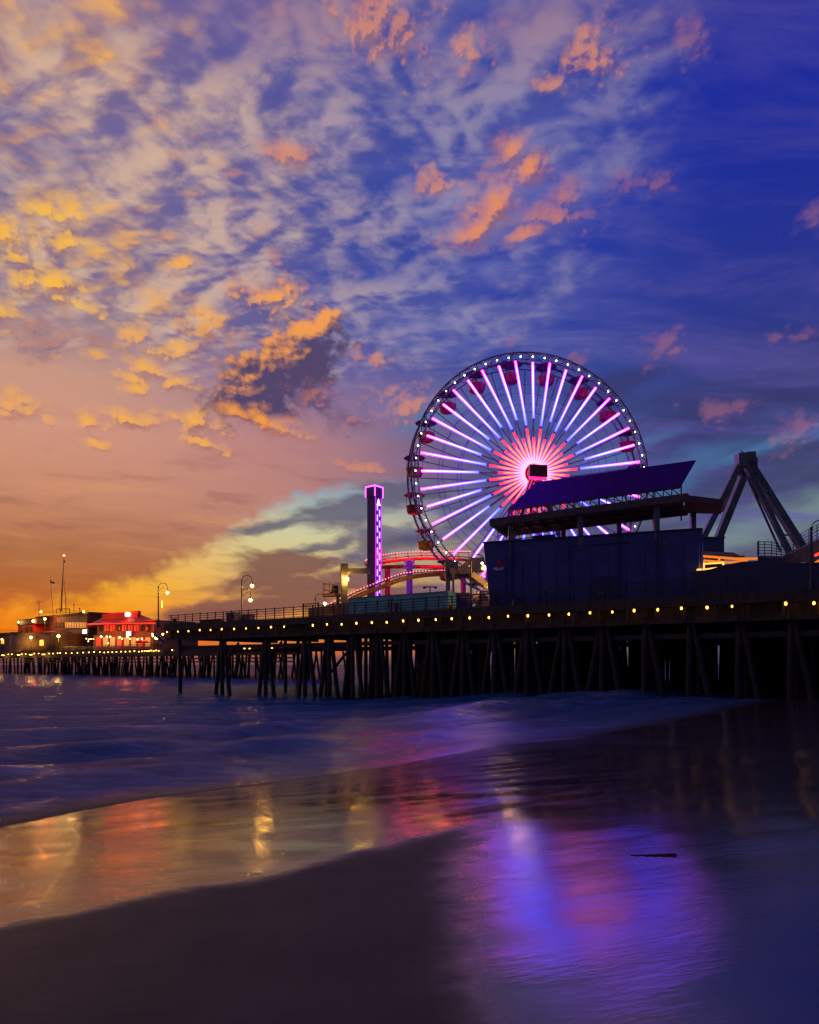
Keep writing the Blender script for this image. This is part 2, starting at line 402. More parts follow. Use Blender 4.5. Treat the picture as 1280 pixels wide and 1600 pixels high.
def copy_part(o, parent, mtx):
    c = o.copy(); COL.objects.link(c); c.parent = parent; c.matrix_basis = mtx
    for ch in list(o.children):
        g = ch.copy(); COL.objects.link(g); g.parent = c
    return c

# ------------------------------------------------------------------ materials
def mat(name, c, rough=.6, metal=0.0, var=.25, scale=3.0, bump=0.0, spec=.5, stretch=(1, 1, 1), coat=0.0):
    m = bpy.data.materials.new(name); m.use_nodes = True
    b = NB(m.node_tree); p = b.n['Principled BSDF']
    tc = b.new('ShaderNodeTexCoord')
    v = b.vm('MULTIPLY', tc.outputs['Object'], stretch)
    n = b.noise(v, scale, 6, .6)
    if isinstance(c, str): c = lin(c)
    f = b.smooth(n, .3, .7)
    b.put(p.inputs['Base Color'], b.mix(f, tuple(x * (1 - var) for x in c), tuple(min(1, x * (1 + var)) for x in c)))
    b.put(p.inputs['Roughness'], b.m('MULTIPLY_ADD', n, .25, rough - .12, clamp=True))
    p.inputs['Metallic'].default_value = metal
    p.inputs['Specular IOR Level'].default_value = spec
    p.inputs['Coat Weight'].default_value = coat
    if bump:
        bn = b.new('ShaderNodeBump'); bn.inputs['Strength'].default_value = .6; bn.inputs['Distance'].default_value = bump
        b.put(bn.inputs['Height'], n); b.l.new(bn.outputs[0], p.inputs['Normal'])
    return m
def glow(name, c, s):
    m = bpy.data.materials.new(name); m.use_nodes = True
    p = m.node_tree.nodes['Principled BSDF']
    p.inputs['Base Color'].default_value = (*[min(1, x * .5) for x in c], 1); p.inputs['Roughness'].default_value = .4
    p.inputs['Emission Color'].default_value = (*c, 1); p.inputs['Emission Strength'].default_value = s
    return m
def glow_ramp(name, stops, s, axis=2, lo=0.0, hi=1.0):
    """a lit strip whose glow changes colour along its own length"""
    m = bpy.data.materials.new(name); m.use_nodes = True; b = NB(m.node_tree); p = b.n['Principled BSDF']
    tc = b.new('ShaderNodeTexCoord'); q = b.sep(tc.outputs['Object'])[axis]
    q = b.m('DIVIDE', b.m('SUBTRACT', q, lo), hi - lo)
    b.l.new(b.ramp(q, stops), p.inputs['Emission Color']); p.inputs['Emission Strength'].default_value = s
    p.inputs['Base Color'].default_value = (.3, .3, .3, 1)
    return m
M = {}
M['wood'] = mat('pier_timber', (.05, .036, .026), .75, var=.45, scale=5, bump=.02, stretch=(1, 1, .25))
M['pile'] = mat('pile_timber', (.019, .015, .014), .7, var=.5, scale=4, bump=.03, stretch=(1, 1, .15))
M['deckwood'] = mat('deck_timber', (.10, .075, .055), .8, var=.35, scale=4)
M['blackmetal'] = mat('black_painted_metal', (.018, .016, .018), .45, var=.3)
M['post'] = mat('dark_green_post', (.03, .035, .03), .45, var=.3)
M['navy'] = mat('navy_wall_paint', (.055, .06, .20), .5, var=.18, scale=.8, bump=.004)
M['navydark'] = mat('dark_navy_panel', (.03, .03, .09), .55, var=.2, scale=.8)
M['steel'] = mat('grey_steel', (.16, .15, .15), .5, .2, var=.25)
M['rust'] = mat('brown_steel', (.14, .085, .065), .6, .1, var=.35)
M['panel'] = mat('glossy_roof_panel', (.11, .065, .18), .34, 1.0, var=.12, scale=2)
M['panel'].node_tree.nodes['Principled BSDF'].inputs['Specular Tint'].default_value = (.30, .20, .46, 1)
M['wheelsteel'] = mat('wheel_steel', (.22, .18, .26), .45, .1, var=.2)
M['gred'] = mat('red_gondola_paint', (.30, .02, .03), .4, var=.2)
M['gyel'] = mat('yellow_gondola_paint', (.45, .22, .03), .4, var=.2)
M['canopy'] = mat('purple_canopy', (.10, .05, .14), .5, var=.2)
M['red'] = mat('red_track_paint', (.62, .025, .02), .4, var=.15)
M['yellow'] = mat('yellow_track_paint', (.55, .25, .03), .4, var=.2)
M['blue'] = mat('blue_column_paint', (.04, .06, .62), .4, var=.15)
M['maroon'] = mat('plum_column_paint', (.28, .015, .12), .45, var=.2)
M['purple'] = mat('purple_tower_paint', (.09, .03, .20), .4, var=.2)
M['teal'] = mat('teal_painted_wall', (.13, .52, .45), .6, var=.2, scale=1.5)
M['greysteel'] = mat('weathered_grey_steel', (.13, .13, .11), .6, var=.3, scale=1.5)
M['orange'] = mat('orange_lift_paint', (.75, .30, .04), .5, var=.2)
M['cream'] = mat('cream_concrete', (.33, .28, .2), .7, var=.2, scale=1.5)
M['green'] = mat('green_ride_steel', (.13, .165, .135), .5, .1, var=.35, scale=1)
M['cabin'] = mat('slate_blue_cabin', (.07, .11, .17), .6, var=.2)
M['stucco'] = mat('tan_stucco', (.40, .23, .10), .8, var=.2, scale=.5)
M['roofred'] = mat('red_roof_sheet', (.55, .03, .02), .5, var=.2, scale=.6, stretch=(3, 3, 1))
M['brownwall'] = mat('brown_wall', (.26, .13, .07), .7, var=.25, scale=.8)
M['darkwall'] = mat('dark_brown_wall', (.09, .055, .04), .7, var=.3, scale=.6)
M['white'] = mat('off_white_paint', (.6, .58, .55), .5, var=.15)
M['glass'] = mat('dark_window_glass', (.03, .025, .03), .15, var=.1)
M['binblack'] = mat('black_plastic', (.022, .02, .02), .5, var=.3)
M['conered'] = mat('red_plastic', (.6, .02, .02), .5, var=.1)
M['coneorange'] = mat('orange_plastic', (.75, .26, .03), .5, var=.1)
M['seaweed'] = mat('wet_dark_wood', (.012, .010, .010), .5, var=.3, scale=12, bump=.01)
G = {}
G['bulb'] = glow('warm_bulb', (1.0, .45, .045), 9)
G['globe'] = glow('warm_globe', (1.0, .62, .13), 14)
G['core'] = glow('bright_lamp_core', (1.0, .48, .07), 600)
def halo_shell(name, c, s, t):
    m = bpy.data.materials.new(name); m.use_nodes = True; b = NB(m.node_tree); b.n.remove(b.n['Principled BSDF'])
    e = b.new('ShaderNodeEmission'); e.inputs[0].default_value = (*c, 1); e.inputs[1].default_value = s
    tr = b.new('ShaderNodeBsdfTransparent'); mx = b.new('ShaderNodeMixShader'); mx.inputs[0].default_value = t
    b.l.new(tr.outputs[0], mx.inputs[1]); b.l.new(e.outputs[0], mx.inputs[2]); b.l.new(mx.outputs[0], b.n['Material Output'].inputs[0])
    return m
G['shell'] = halo_shell('frosted_globe', (1.0, .52, .06), 1.3, .42)  # outer shell given a glow that mimics bloom round the lamp core
G['farbulb'] = glow('far_warm_bulb', (1.0, .48, .08), 10)
G['rimdot'] = glow('white_rim_lamp', (.80, .92, 1.0), 9)
G['pinkdot'] = glow('pink_track_lamp', (1.0, .14, .26), 3.2)
G['window'] = glow('lit_window', (1.0, .42, .10), .55)
G['winyellow'] = glow('lit_yellow_window', (1.0, .72, .12), .9)
G['redwin'] = glow('red_lit_window', (1.0, .03, .01), .8)
G['sign'] = glow('lit_white_sign', (1.0, .92, .66), 3.0)
G['beacon'] = glow('red_beacon', (1.0, .10, .04), 14)
G['redneon'] = glow('red_neon', (1.0, .035, .02), 2.2)
G['pinkneon'] = glow('pink_neon', (1.0, .10, .80), 3.0)
G['magneon'] = glow('magenta_neon', (.75, .02, .75), 1.6)
G['violetneon'] = glow('violet_neon', (.14, .012, .62), .5)
G['whiteviolet'] = glow('white_violet_lamp', (.50, .30, 1.0), 2.2)
G['amberglow'] = glow('amber_glow', (1.0, .24, .02), .9)
G['amberwhite'] = glow('pale_amber_glow', (1.0, .52, .10), 1.6)
G['crimson'] = glow('crimson_lamp', (1.0, .02, .20), 2.0)

# ------------------------------------------------------------------ where things stand
DECK = CAMZ + 4.1               # pier deck
EA, EB = Vector((-25.8, 74.8)), Vector((22.5, 39.2))        # front edge of the pier
ED = (EB - EA).normalized(); EN = Vector((-ED.y, ED.x))     # along it, and back from it
ELEN = (EB - EA).length
def edge_t(px, back=0.0):       # distance along a line parallel to the edge at that pixel column
    k = (px - CX) / F; o = EA + EN * back
    return (k * o.y - o.x) / (ED.x - k * ED.y)
def ep(t, back=0.0, z=0.0):
    p = EA + ED * t + EN * back; return Vector((p.x, p.y, z))
EROT = math.atan2(ED.y, ED.x)

# ------------------------------------------------------------------ sea and sand
def W0(x, y):                   # mean water level; the last swash stands higher up the beach
    return 0.12 + 1.05 * sstep(-7, 13, x) * (.35 * max(0, min(1, (y - 6) / 34)) + .65 * sstep(10, 40, y)) * (1 - sstep(75, 160, y))
shore_px = [(0, 1293), (120, 1268), (250, 1245), (430, 1224), (560, 1205), (640, 1191), (740, 1172), (820, 1160), (900, 1154), (1040, 1130), (1130, 1112), (1200, 1097), (1290, 1081)]
SHORE = []
for px, py in shore_px:
    Y = 20.0
    for _ in range(40):
        Y = .5 * Y + .5 * (CAMZ - W0((px - CX) / F * Y, Y)) * F / (py - CY)
    SHORE.append(Vector(((px - CX) / F * Y, Y)))
SHORE = [SHORE[0] + (SHORE[0] - SHORE[2]).normalized() * 90] + SHORE + [SHORE[-1] + Vector((60, 40))]
def shore_s(x, y):              # signed distance, positive on the land side
    p = Vector((x, y)); best = 1e9; sg = 1
    for a, c in zip(SHORE, SHORE[1:]):
        d = c - a; t = max(0, min(1, (p - a).dot(d) / d.length_squared))
        q = a + d * t; r = (p - q).length
        if r < best:
            best = r; cr = d.x * (p.y - a.y) - d.y * (p.x - a.x); sg = -1 if cr > 0 else 1
    return best * sg
def sand_z(x, y, s=None):
    if s is None: s = shore_s(x, y)
    a = W0(x, y) + .105 * s if s > 0 else W0(x, y) + max(-2.5, .12 * s)
    near = .92 + (.172 * min(x, 14) if x > .5 else .086 - .02 * (x - .5) - .192 * .9 * (1 - math.exp((x - .5) / .9))) + .012 * (y - 6)
    k = .5; h = max(k - abs(a - near), 0) / k
    z = min(a, near) - h * h * k * .25
    z += .012 * mnoise.noise((x * .5, y * .5, 3.0)) + .006 * mnoise.noise((x * 1.7, y * 1.7, 9.0))
    return z
def axis(lo, hi, c, fine, grow):        # grid lines, fine around c
    out = [c]; st = fine; p = c
    while p < hi: p += st; st *= grow; out.append(p)
    p = c; st = fine
    while p > lo: p -= st; st *= grow; out.insert(0, p)
    return out
def sheet(name, xs, ys, fz, attrs, material):
    vs = []; av = {a: [] for a in attrs}
    for y in ys:
        for x in xs:
            z, at = fz(x, y); vs.append((x, y, z))
            for a in attrs: av[a].append(at[a])
    n = len(xs); fs = [(j * n + i, j * n + i + 1, (j + 1) * n + i + 1, (j + 1) * n + i) for j in range(len(ys) - 1) for i in range(n - 1)]
    me = bpy.data.meshes.new(name); me.from_pydata(vs, [], fs); me.update()
    me.polygons.foreach_set('use_smooth', [True] * len(fs))
    for a in attrs: me.attributes.new(a, 'FLOAT', 'POINT').data.foreach_set('value', av[a])
    me.materials.append(material)
    o = bpy.data.objects.new(name, me); COL.objects.link(o); o['kind'] = 'structure'
    return o
dry_px = [(-400, 1540), (0, 1442), (120, 1418), (260, 1388), (400, 1366), (500, 1342), (640, 1309), (760, 1281), (860, 1262)]
def sand_at(x, y):
    s = shore_s(x, y); z = sand_z(x, y, s)
    wet = 0.0; band = 0.0
    if y > .5:
        px, py = to_px((x, y, z))
        yd = pw(px, dry_px) + 6 * mnoise.noise((x * .9, y * .35, 1.0))
        band = sstep(yd + 16, yd - 10, py) * (1 - sstep(880, 1020, px))
        wet = max(band, sstep(610, 860, px - 40 + .10 * (1420 - py) + 70 * mnoise.noise((x * .8, y * .5, 5.0))))
    return z, {'wet': wet, 'band': band}

def sand_material():
    m = bpy.data.materials.new('wet_sand'); m.use_nodes = True; b = NB(m.node_tree); p = b.n['Principled BSDF']
    geo = b.new('ShaderNodeNewGeometry'); pos = geo.outputs['Position']
    wet = b.new('ShaderNodeAttribute', attribute_name='wet').outputs['Fac']
    band = b.new('ShaderNodeAttribute', attribute_name='band').outputs['Fac']
    n = b.noise(pos, 1.3, 6, .6); g = b.noise(pos, 180.0, 3, .6)
    # the film of water breaks up into patches where the sand is drying
    pn = b.m('SUBTRACT', b.noise(b.mapping(pos, scale=(1.0, 1.6, 1.0)), 2.6, 9, .68), .5)
    wet = b.m('MULTIPLY_ADD', b.m('MULTIPLY', pn, 5.0), b.m('MULTIPLY', wet, b.m('SUBTRACT', 1.0, wet)), wet, clamp=True)
    dry = b.mix(b.smooth(n, .3, .7), (.046, .046, .043), (.064, .062, .058))
    wetc = b.mix(b.smooth(n, .3, .7), (.018, .015, .018), (.03, .026, .028))
    base = b.mix(wet, dry, wetc)
    base = b.mix(b.m('MULTIPLY', b.smooth(g, .55, .75), .35), base, (.05, .045, .04))
    b.put(p.inputs['Base Color'], base)
    b.put(p.inputs['Roughness'], b.m('MULTIPLY_ADD', band, -.05, b.m('MULTIPLY_ADD', b.smooth(wet, -.1, .8), -.565, .74)))
    b.put(p.inputs['Specular IOR Level'], b.m('MULTIPLY_ADD', wet, .95, .10))
    p.inputs['IOR'].default_value = 1.85
    # ripples left by the backwash, longer across the slope
    v1 = b.mapping(pos, rot=(0, 0, R(-8)), scale=(1.0, 3.2, 1.0))
    r1 = b.noise(v1, 5.0, 4, .55, .4); r2 = b.noise(b.mapping(pos, rot=(0, 0, R(6)), scale=(.5, 3.5, 1.0)), 9.0, 5, .6)
    hgt = b.m('ADD', b.m('MULTIPLY', r1, .0022), b.m('MULTIPLY', r2, .0018))
    lo = b.smooth(b.noise(b.mapping(pos, scale=(.5, 1.6, 1)), 1.1, 4, .55), .35, .68)
    hgt = b.m('MULTIPLY', hgt, b.m('MULTIPLY_ADD', lo, 1.1, .25))
    hgt = b.m('MULTIPLY', hgt, b.m('MULTIPLY_ADD', band, 1.2, 1.0))
    hgt = b.m('MULTIPLY_ADD', g, b.m('MULTIPLY', b.m('POWER', b.m('SUBTRACT', 1.0, wet), 4.0), .0007), hgt)
    bn = b.new('ShaderNodeBump'); bn.inputs['Strength'].default_value = 1.0; bn.inputs['Distance'].default_value = 1.0
    b.put(bn.inputs['Height'], hgt); b.l.new(bn.outputs[0], p.inputs['Normal'])
    return m
sheet('sand', axis(-60, 120, 1.0, .10, 1.022), axis(-30, 120, 6.0, .10, 1.022), sand_at, ('wet', 'band'), sand_material())

def sea_at(x, y):
    s = shore_s(x, y) if y < 130 else -60.0
    w = W0(x, y); d = -s                      # distance out from the edge
    am = sstep(.3, 9, d) * (1 - .6 * sstep(60, 400, y))
    wob = 2.2 * mnoise.noise((x * .05, y * .05, 2.0)) + .7 * mnoise.noise((x * .16, y * .16, 7.0))
    ph = (y * .96 - x * .22) / 6.6 * 2 * math.pi + wob
    crest = (.5 + .5 * math.sin(ph)) ** 2.2
    far = sstep(70, 200, y)
    z = w + am * (.34 * crest - .10) * (1 - .5 * far)
    z += am * (.06 * mnoise.noise((x * .5, y * .9, 4.0)) + .03 * mnoise.noise((x * 1.3, y * 2.1, 8.0)))
    # one broken wave coming in before the pier
    br = math.exp(-((d - 9.5 - 1.5 * mnoise.noise((x * .12, 0, 0))) / 1.3) ** 2) * sstep(-9, 4, x)
    z += .28 * br * sstep(20, 30, y)
    z += .10 * sstep(.8, 4, d) * sstep(22, 11, d) * math.sin(2 * math.pi * d / 3.3 + 2.5 * mnoise.noise((x * .12, y * .12, 3.3)))
    edge = sstep(1.1, .0, d)
    z = lerp(z, w + .006, edge) if d > 0 else w + .006 - .5 * s
    foam = max(br, .75 * crest * am * (1 - sstep(25, 70, y)) * sstep(.1, .5, .5 + mnoise.noise((x * .12, y * .2, 6.0))))
    wash = sstep(8.5, 1.5, d) * (1 - sstep(.9, -.1, d)) if d > 0 else 0.0
    foam = max(foam, .6 * wash * (.6 + .4 * mnoise.noise((x * .3, y * .4, 1.5))))
    return z, {'foam': max(0, min(1, foam)), 'thin': sstep(1.6, 0.0, d), 'near': sstep(26, 3, d) * sstep(-8, 2, x)}
def sea_material():
    m = bpy.data.materials.new('sea_water'); m.use_nodes = True; b = NB(m.node_tree); p = b.n['Principled BSDF']
    pos = b.new('ShaderNodeNewGeometry').outputs['Position']
    foam = b.new('ShaderNodeAttribute', attribute_name='foam').outputs['Fac']
    thin = b.new('ShaderNodeAttribute', attribute_name='thin').outputs['Fac']
    v = b.mapping(pos, rot=(0, 0, R(12)), scale=(.45, 1.6, 1))
    n = b.noise(v, 1.1, 7, .62, .6)
    streak = b.smooth(n, .40, .68)
    near = b.new('ShaderNodeAttribute', attribute_name='near').outputs['Fac']
    f = b.m('MULTIPLY', foam, b.m('MULTIPLY_ADD', streak, .75, .25))
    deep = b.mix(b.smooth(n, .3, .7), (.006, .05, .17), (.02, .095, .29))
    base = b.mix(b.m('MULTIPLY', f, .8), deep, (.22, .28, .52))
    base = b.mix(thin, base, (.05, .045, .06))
    b.put(p.inputs['Base Color'], base)
    b.put(p.inputs['Roughness'], b.m('MULTIPLY_ADD', near, .15, b.m('MULTIPLY_ADD', f, .05, .13)))
    p.inputs['IOR'].default_value = 1.55
    p.inputs['Specular IOR Level'].default_value = .5
    w1 = b.noise(b.mapping(pos, rot=(0, 0, R(10)), scale=(.6, 1.5, 1)), .9, 6, .6, .5)
    w2 = b.noise(b.mapping(pos, rot=(0, 0, R(-6)), scale=(.7, 1.6, 1)), 4.0, 4, .55)
    h = b.m('ADD', b.m('MULTIPLY', w1, .13), b.m('MULTIPLY', w2, .016))
    h = b.m('MULTIPLY', h, b.m('SUBTRACT', 1.0, b.m('MULTIPLY', thin, .85)))
    bn = b.new('ShaderNodeBump'); bn.inputs['Strength'].default_value = 1.0; bn.inputs['Distance'].default_value = 1.0
    b.put(bn.inputs['Height'], h); b.l.new(bn.outputs[0], p.inputs['Normal'])
    # diffuse blue stands in for reflected blue sky and dims the warm mirroring
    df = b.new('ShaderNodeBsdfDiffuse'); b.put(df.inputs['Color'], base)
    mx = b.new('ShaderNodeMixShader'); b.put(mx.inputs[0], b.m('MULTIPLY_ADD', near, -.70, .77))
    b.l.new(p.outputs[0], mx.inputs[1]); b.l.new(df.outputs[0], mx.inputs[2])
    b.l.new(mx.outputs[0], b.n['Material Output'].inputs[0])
    return m
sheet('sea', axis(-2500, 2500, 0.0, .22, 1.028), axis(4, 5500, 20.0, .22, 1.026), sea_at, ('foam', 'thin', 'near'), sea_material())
# ------------------------------------------------------------------ main pier
def pile_mesh(L, r):
    mb = MB(); mb.path([(random.uniform(-.03, .03), random.uniform(-.03, .03), L * k / 4) for k in range(5)], [r * (1.12 - .05 * k) for k in range(5)], 10); return mb
TOP = DECK - 1.55               # underside of the cap beams
T0_, T1_ = 0.0, ELEN + 11.0     # the edge runs on to the right, out of the frame
pier = thing('pier', (EA.x, EA.y, 0), 'dark timber pier on crowded piles carrying the lit rides', 'pier')
back = 14.0
deck_poly = [ep(T0_), ep(T1_), ep(T1_, 30), ep(T1_ - 4, 75), ep(38, 78), ep(20, 60), ep(0, 52)]
MB().prism([(p.x, p.y) for p in deck_poly], DECK - .32, DECK).build('deck', M['deckwood'], pier)
mb = MB(); mb.beam(ep(T0_ - .1, -.12, DECK - .22), ep(T1_, -.12, DECK - .22), .22, .62)
mb.build('kerb_beam', M['wood'], pier)
mb = MB(); mb.beam(ep(T0_, .55, DECK - .85), ep(T1_, .55, DECK - .85), .2, 1.0)
for k in range(40):             # joist ends behind the lamps
    t = .9 + k * 1.8
    mb.beam(ep(t, -.02, DECK - 1.35), ep(t, -.02, DECK - .55), .14, .16)
mb.build('fascia', M['wood'], pier)
mb = MB(); mb.beam(ep(T0_ - .4, .25, DECK - 1.42), ep(T1_, .25, DECK - 1.42), .34, .3); mb.build('edge_beam', M['wood'], pier)
for z, bk in ((DECK - 2.35, .7), (DECK - 2.6, 6.5), (DECK - 2.5, 12.5)):
    MB().beam(ep(1.5, bk, z), ep(T1_, bk, z), .22, .34).build('wale', M['wood'], pier)
bents = [edge_t(p, .4) for p in (282, 347, 415)]; bents += [edge_t(478, .4) + 2.75 * k for k in range(22)]
protos = []
def put_pile(p, lean=(0, 0), L=None, kind=0, parent=pier, top=TOP, name='pile', r=.19, store=protos):
    base = Vector((p[0] + lean[0], p[1] + lean[1], W0(p[0], p[1]) - 1.3))
    base.z = min(base.z, sand_z(base.x, base.y) - .3) if base.y < 140 else -2.0
    base.z = max(base.z, -2.2)
    d = Vector((p[0], p[1], top)) - base
    while len(store) <= kind:
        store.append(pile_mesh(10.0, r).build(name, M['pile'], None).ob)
    first = not store[kind].get('used_', False)
    o = store[kind] if first else store[kind].copy()
    if first: store[kind]['used_'] = True
    else: COL.objects.link(o)
    o.parent = parent.ob
    q = Vector((0, 0, 1)).rotation_difference(d.normalized()).to_matrix().to_4x4()
    o.matrix_basis = Matrix.Translation(base - parent.matrix_world_loc) @ q @ Matrix.Diagonal((1, 1, d.length / 10.0, 1)) @ Matrix.Rotation(random.random() * 6, 4, 'Z')
    return o
npile = 0
rnd = random.Random(3)
for i, t in enumerate(bents):
    MB().beam(ep(t, .0, TOP + .18), ep(t, back, TOP + .18), .36, .36).build('cap_beam', M['wood'], pier)
    rows = ([.4], [.4, 9.0], [.4, 4.6, 9.0], [.4, 3.0, 6.5, 10.5])[min(i, 3)]
    for j, bk in enumerate(rows):
        if npile >= 98: break
        tt = t + rnd.uniform(-.12, .12)
        put_pile(ep(tt, bk), kind=(i + j) % 3); npile += 1
    if npile < 98 and i != 0:       # raking pair beside the front pile
        for sgn in ((-1, 1) if i < 14 else (1,)):
            put_pile(ep(t + sgn * .25, .5), lean=tuple((ED * sgn * 1.15)[:]), kind=(i + 1) % 3); npile += 1
# the denser forest of piles under the amusement park behind: too many to tell apart
mb = MB()
for i in range(330):
    t = rnd.uniform(15, T1_ - 1); bk = rnd.uniform(15, 50)
    if bk > 18 + (t - 15) * 1.8: continue
    p = ep(t, bk); zb = max(-2, sand_z(p.x, p.y) - .3)
    mb.tube((p.x + rnd.uniform(-.5, .5), p.y, zb), (p.x, p.y, TOP + .8), .22, .19, 6)
for i, t in enumerate(bents):
    if i > 3:
        for bk in (4.5, 5.5, 7.5, 8.6, 9.6, 11.5, 12.6, 13.6):
            p = ep(t + rnd.uniform(-.9, 1.9), bk); mb.tube((p.x, p.y, max(-2, sand_z(p.x, p.y) - .3)), (p.x, p.y, TOP + .2), .2, .18, 7)
for bk in (16, 24, 32, 40):
    mb.beam(ep(18 if bk < 30 else 30, bk, DECK - .8), ep(T1_, bk, DECK - .8), .4, 1.0)
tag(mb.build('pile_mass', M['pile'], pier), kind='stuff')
for t, bk in ((7.5, 0), (13.6, 0), (22.8, 0), (31.9, 0)):       # diagonal bracing
    MB().beam(ep(t, .9, DECK - 4.8), ep(t + 3, .9, DECK - 2.0), .12, .22).build('brace', M['wood'], pier)

# railing along the edge
rail = thing('pier_railing', ep(0, .1, DECK), 'dark metal railing with thin horizontal rails along the near edge of the pier deck', 'railing')
post0 = None
nrp = 0; t = .6
while t < 57:
    if post0 is None:
        mb = MB(); mb.box(ep(t, .12, DECK + .55), (.07, .07, 1.12), EROT); mb.ball(ep(t, .12, DECK + 1.12), .05, 8, 4)
        post0 = mb.build('rail_post', M['blackmetal'], rail); t00 = t
    else:
        c = post0.ob.copy(); COL.objects.link(c); c.location = (ED * (t - t00)).to_3d()
        if nrp % 4 == 0: c.scale = (1, 1, 1.04)
    nrp += 1; t += 1.22
for z in (.18, .40, .62, .84, 1.06):
    MB().beam(ep(.1, .12, DECK + z), ep(57.5, .12, DECK + z), .05, .045 if z < 1 else .07).build('rail', M['blackmetal'], rail)
RGATE = edge_t(470)
gate = thing('railing_gate', ep(RGATE, .25, DECK), 'taller closely barred railing section where the pier railing steps up', 'railing')
for dt in (0, 1.9): MB().box(ep(RGATE + dt, .3, DECK + .68), (.09, .09, 1.36), EROT).build('gate_post', M['blackmetal'], gate)
mb = MB()
for k in range(11): mb.box(ep(RGATE + .17 * k + .1, .3, DECK + .65), (.03, .03, 1.25), EROT)
mb.beam(ep(RGATE, .3, DECK + 1.3), ep(RGATE + 1.9, .3, DECK + 1.3), .05, .06); mb.beam(ep(RGATE, .3, DECK + .1), ep(RGATE + 1.9, .3, DECK + .1), .05, .06)
mb.build('gate_bars', M['blackmetal'], gate)
g2 = thing('railing_gate', ep(edge_t(757), .3, DECK), 'barred gate in the pier railing beside the foot of the stairs', 'railing')
mb = MB()
for k in range(9): mb.box(ep(edge_t(750) + .14 * k, .35, DECK + .65), (.03, .03, 1.3), EROT)
mb.beam(ep(edge_t(750) - .1, .35, DECK + 1.3), ep(edge_t(750) + 1.3, .35, DECK + 1.3), .05, .06)
mb.build('gate_bars', M['blackmetal'], g2)
for dt in (-.15, 1.3): MB().box(ep(edge_t(750) + dt, .35, DECK + .68), (.08, .08, 1.36), EROT).build('gate_post', M['blackmetal'], g2)

# lamps under the edge of the deck
def edge_lamp():
    r = thing('edge_lamp', (0, 0, 0), 'small bare warm bulb under a shade on the edge of the pier deck', 'lamp', 'bulbs along the edge of the pier')
    mb = MB(); mb.lathe((0, 0, .06), [(.20, 0), (.13, .06), (.04, .10), (.03, .16)], 12); sh = mb.build('lamp_shade', M['blackmetal'], r)
    mb = MB(); mb.tube((0, 0, .2), (.33, .45, .26), .018, n=6); mb.build('bracket', M['blackmetal'], r)
    MB().ball((0, 0, -.02), .06, 10, 6, 1.35).build('bulb', G['bulb'], r)
    return r
el_px = [261, 278, 294.5, 312, 329, 346.5, 366, 384.5, 404, 423.5, 444, 489, 511, 534, 557, 581, 604.5, 630, 654, 681, 706, 734, 764, 794, 825, 858, 889, 922, 957, 991, 1028, 1065, 1105, 1144, 1228, 1272]
elp = edge_lamp()
for i, px in enumerate(el_px):
    o = elp.ob if i == 0 else copy_tree(elp.ob)
    o.location = ep(edge_t(px, -.38), -.38, CAMZ + 3.42 + random.uniform(-.03, .03)); o.scale = (random.uniform(.85, 1.2),) * 3; o.rotation_euler = (random.uniform(-.15, .15), random.uniform(-.15, .15), random.uniform(-.4, .4))

# ------------------------------------------------------------------ street lamps with a curled neck
def street_lamp(px, pyh, bk, label, flip=False, double=False, htop=None, ang_=None):
    t = edge_t(px, bk); b0 = ep(t, bk, DECK); h = CAMZ + (CY - pyh) / F * b0.y - DECK
    r = thing('street_lamp', b0, label, 'street lamp', 'lamps along the pier')
    mb = MB(); mb.lathe(b0, [(.20, 0), (.20, .25), (.13, .4), (.12, .75), (.075, .85), (.07, h - 1.15), (.055, h - .55), (.09, h - .5), (.09, h - .42), (.045, h - .38)], 12)
    mb.build('post', M['post'], r)
    dx = -1 if flip else 1; a = .5
    def arc(z0, a, drop):
        pts = [b0 + Vector((dx * (a - a * math.cos(th)), 0, z0 + a * math.sin(th))) for th in [math.pi * k / 12 for k in range(13)]]
        pts.append(pts[-1] - Vector((0, 0, drop)))
        return pts
    hs = [(h - .5, .5, .28)] + ([(h - 1.75, .42, .42)] if double else [])
    for z0, a, dr in hs:
        pts = arc(z0, a, dr)
        nk = MB(); nk.path(pts, .03, 8); nk.path([b0 + Vector((dx * .02, 0, z0 - .3)), b0 + Vector((dx * .35, 0, z0 - .05)), b0 + Vector((dx * .62, 0, z0 + .12))], .016, 6)
        nk.build('curled_arm', M['post'], r)
        e = pts[-1]
        MB().lathe(e + Vector((0, 0, -.10)), [(.17, 0), (.13, .07), (.05, .12), (.04, .2)], 12).build('lamp_cap', M['post'], r)
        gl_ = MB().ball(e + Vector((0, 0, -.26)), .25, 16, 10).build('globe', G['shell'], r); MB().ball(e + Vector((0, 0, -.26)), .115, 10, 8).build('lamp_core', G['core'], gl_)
    return r
street_lamp(247.5, 911, .8, 'curled street lamp with a light strip on its post at the pier end')
street_lamp(378, 899, .8, 'curled street lamp with two globes one above the other', double=True)
street_lamp(493, 928, 9, 'short curled street lamp beside the orange lift cage')
street_lamp(736, 866, 1.2, 'lit curled street lamp beside the cream stairs')
street_lamp(1268, 813, 1.0, 'unlit tall street lamp in front of the low navy wall')
bpy.data.objects  # (the right lamp is dark in the photograph)
for ch in list(COL.objects):
    if (ch.parent and ch.parent.get('label', '').startswith('unlit tall') and ch.name.startswith('globe')) or (ch.parent and ch.parent.parent and ch.parent.parent.get('label', '').startswith('unlit tall')):
        ch.data.materials.clear(); ch.data.materials.append(M['glass'])
tb = ep(edge_t(251, .8), .8, DECK)
tube = thing('light_tube', tb + Vector((.12, 0, 2.1)), 'short bright vertical light strip fixed to a lamp post at the pier end', 'light')
MB().box(tb + Vector((.13, 0, 2.45)), (.07, .08, .75)).build('tube', G['bulb'], tube)
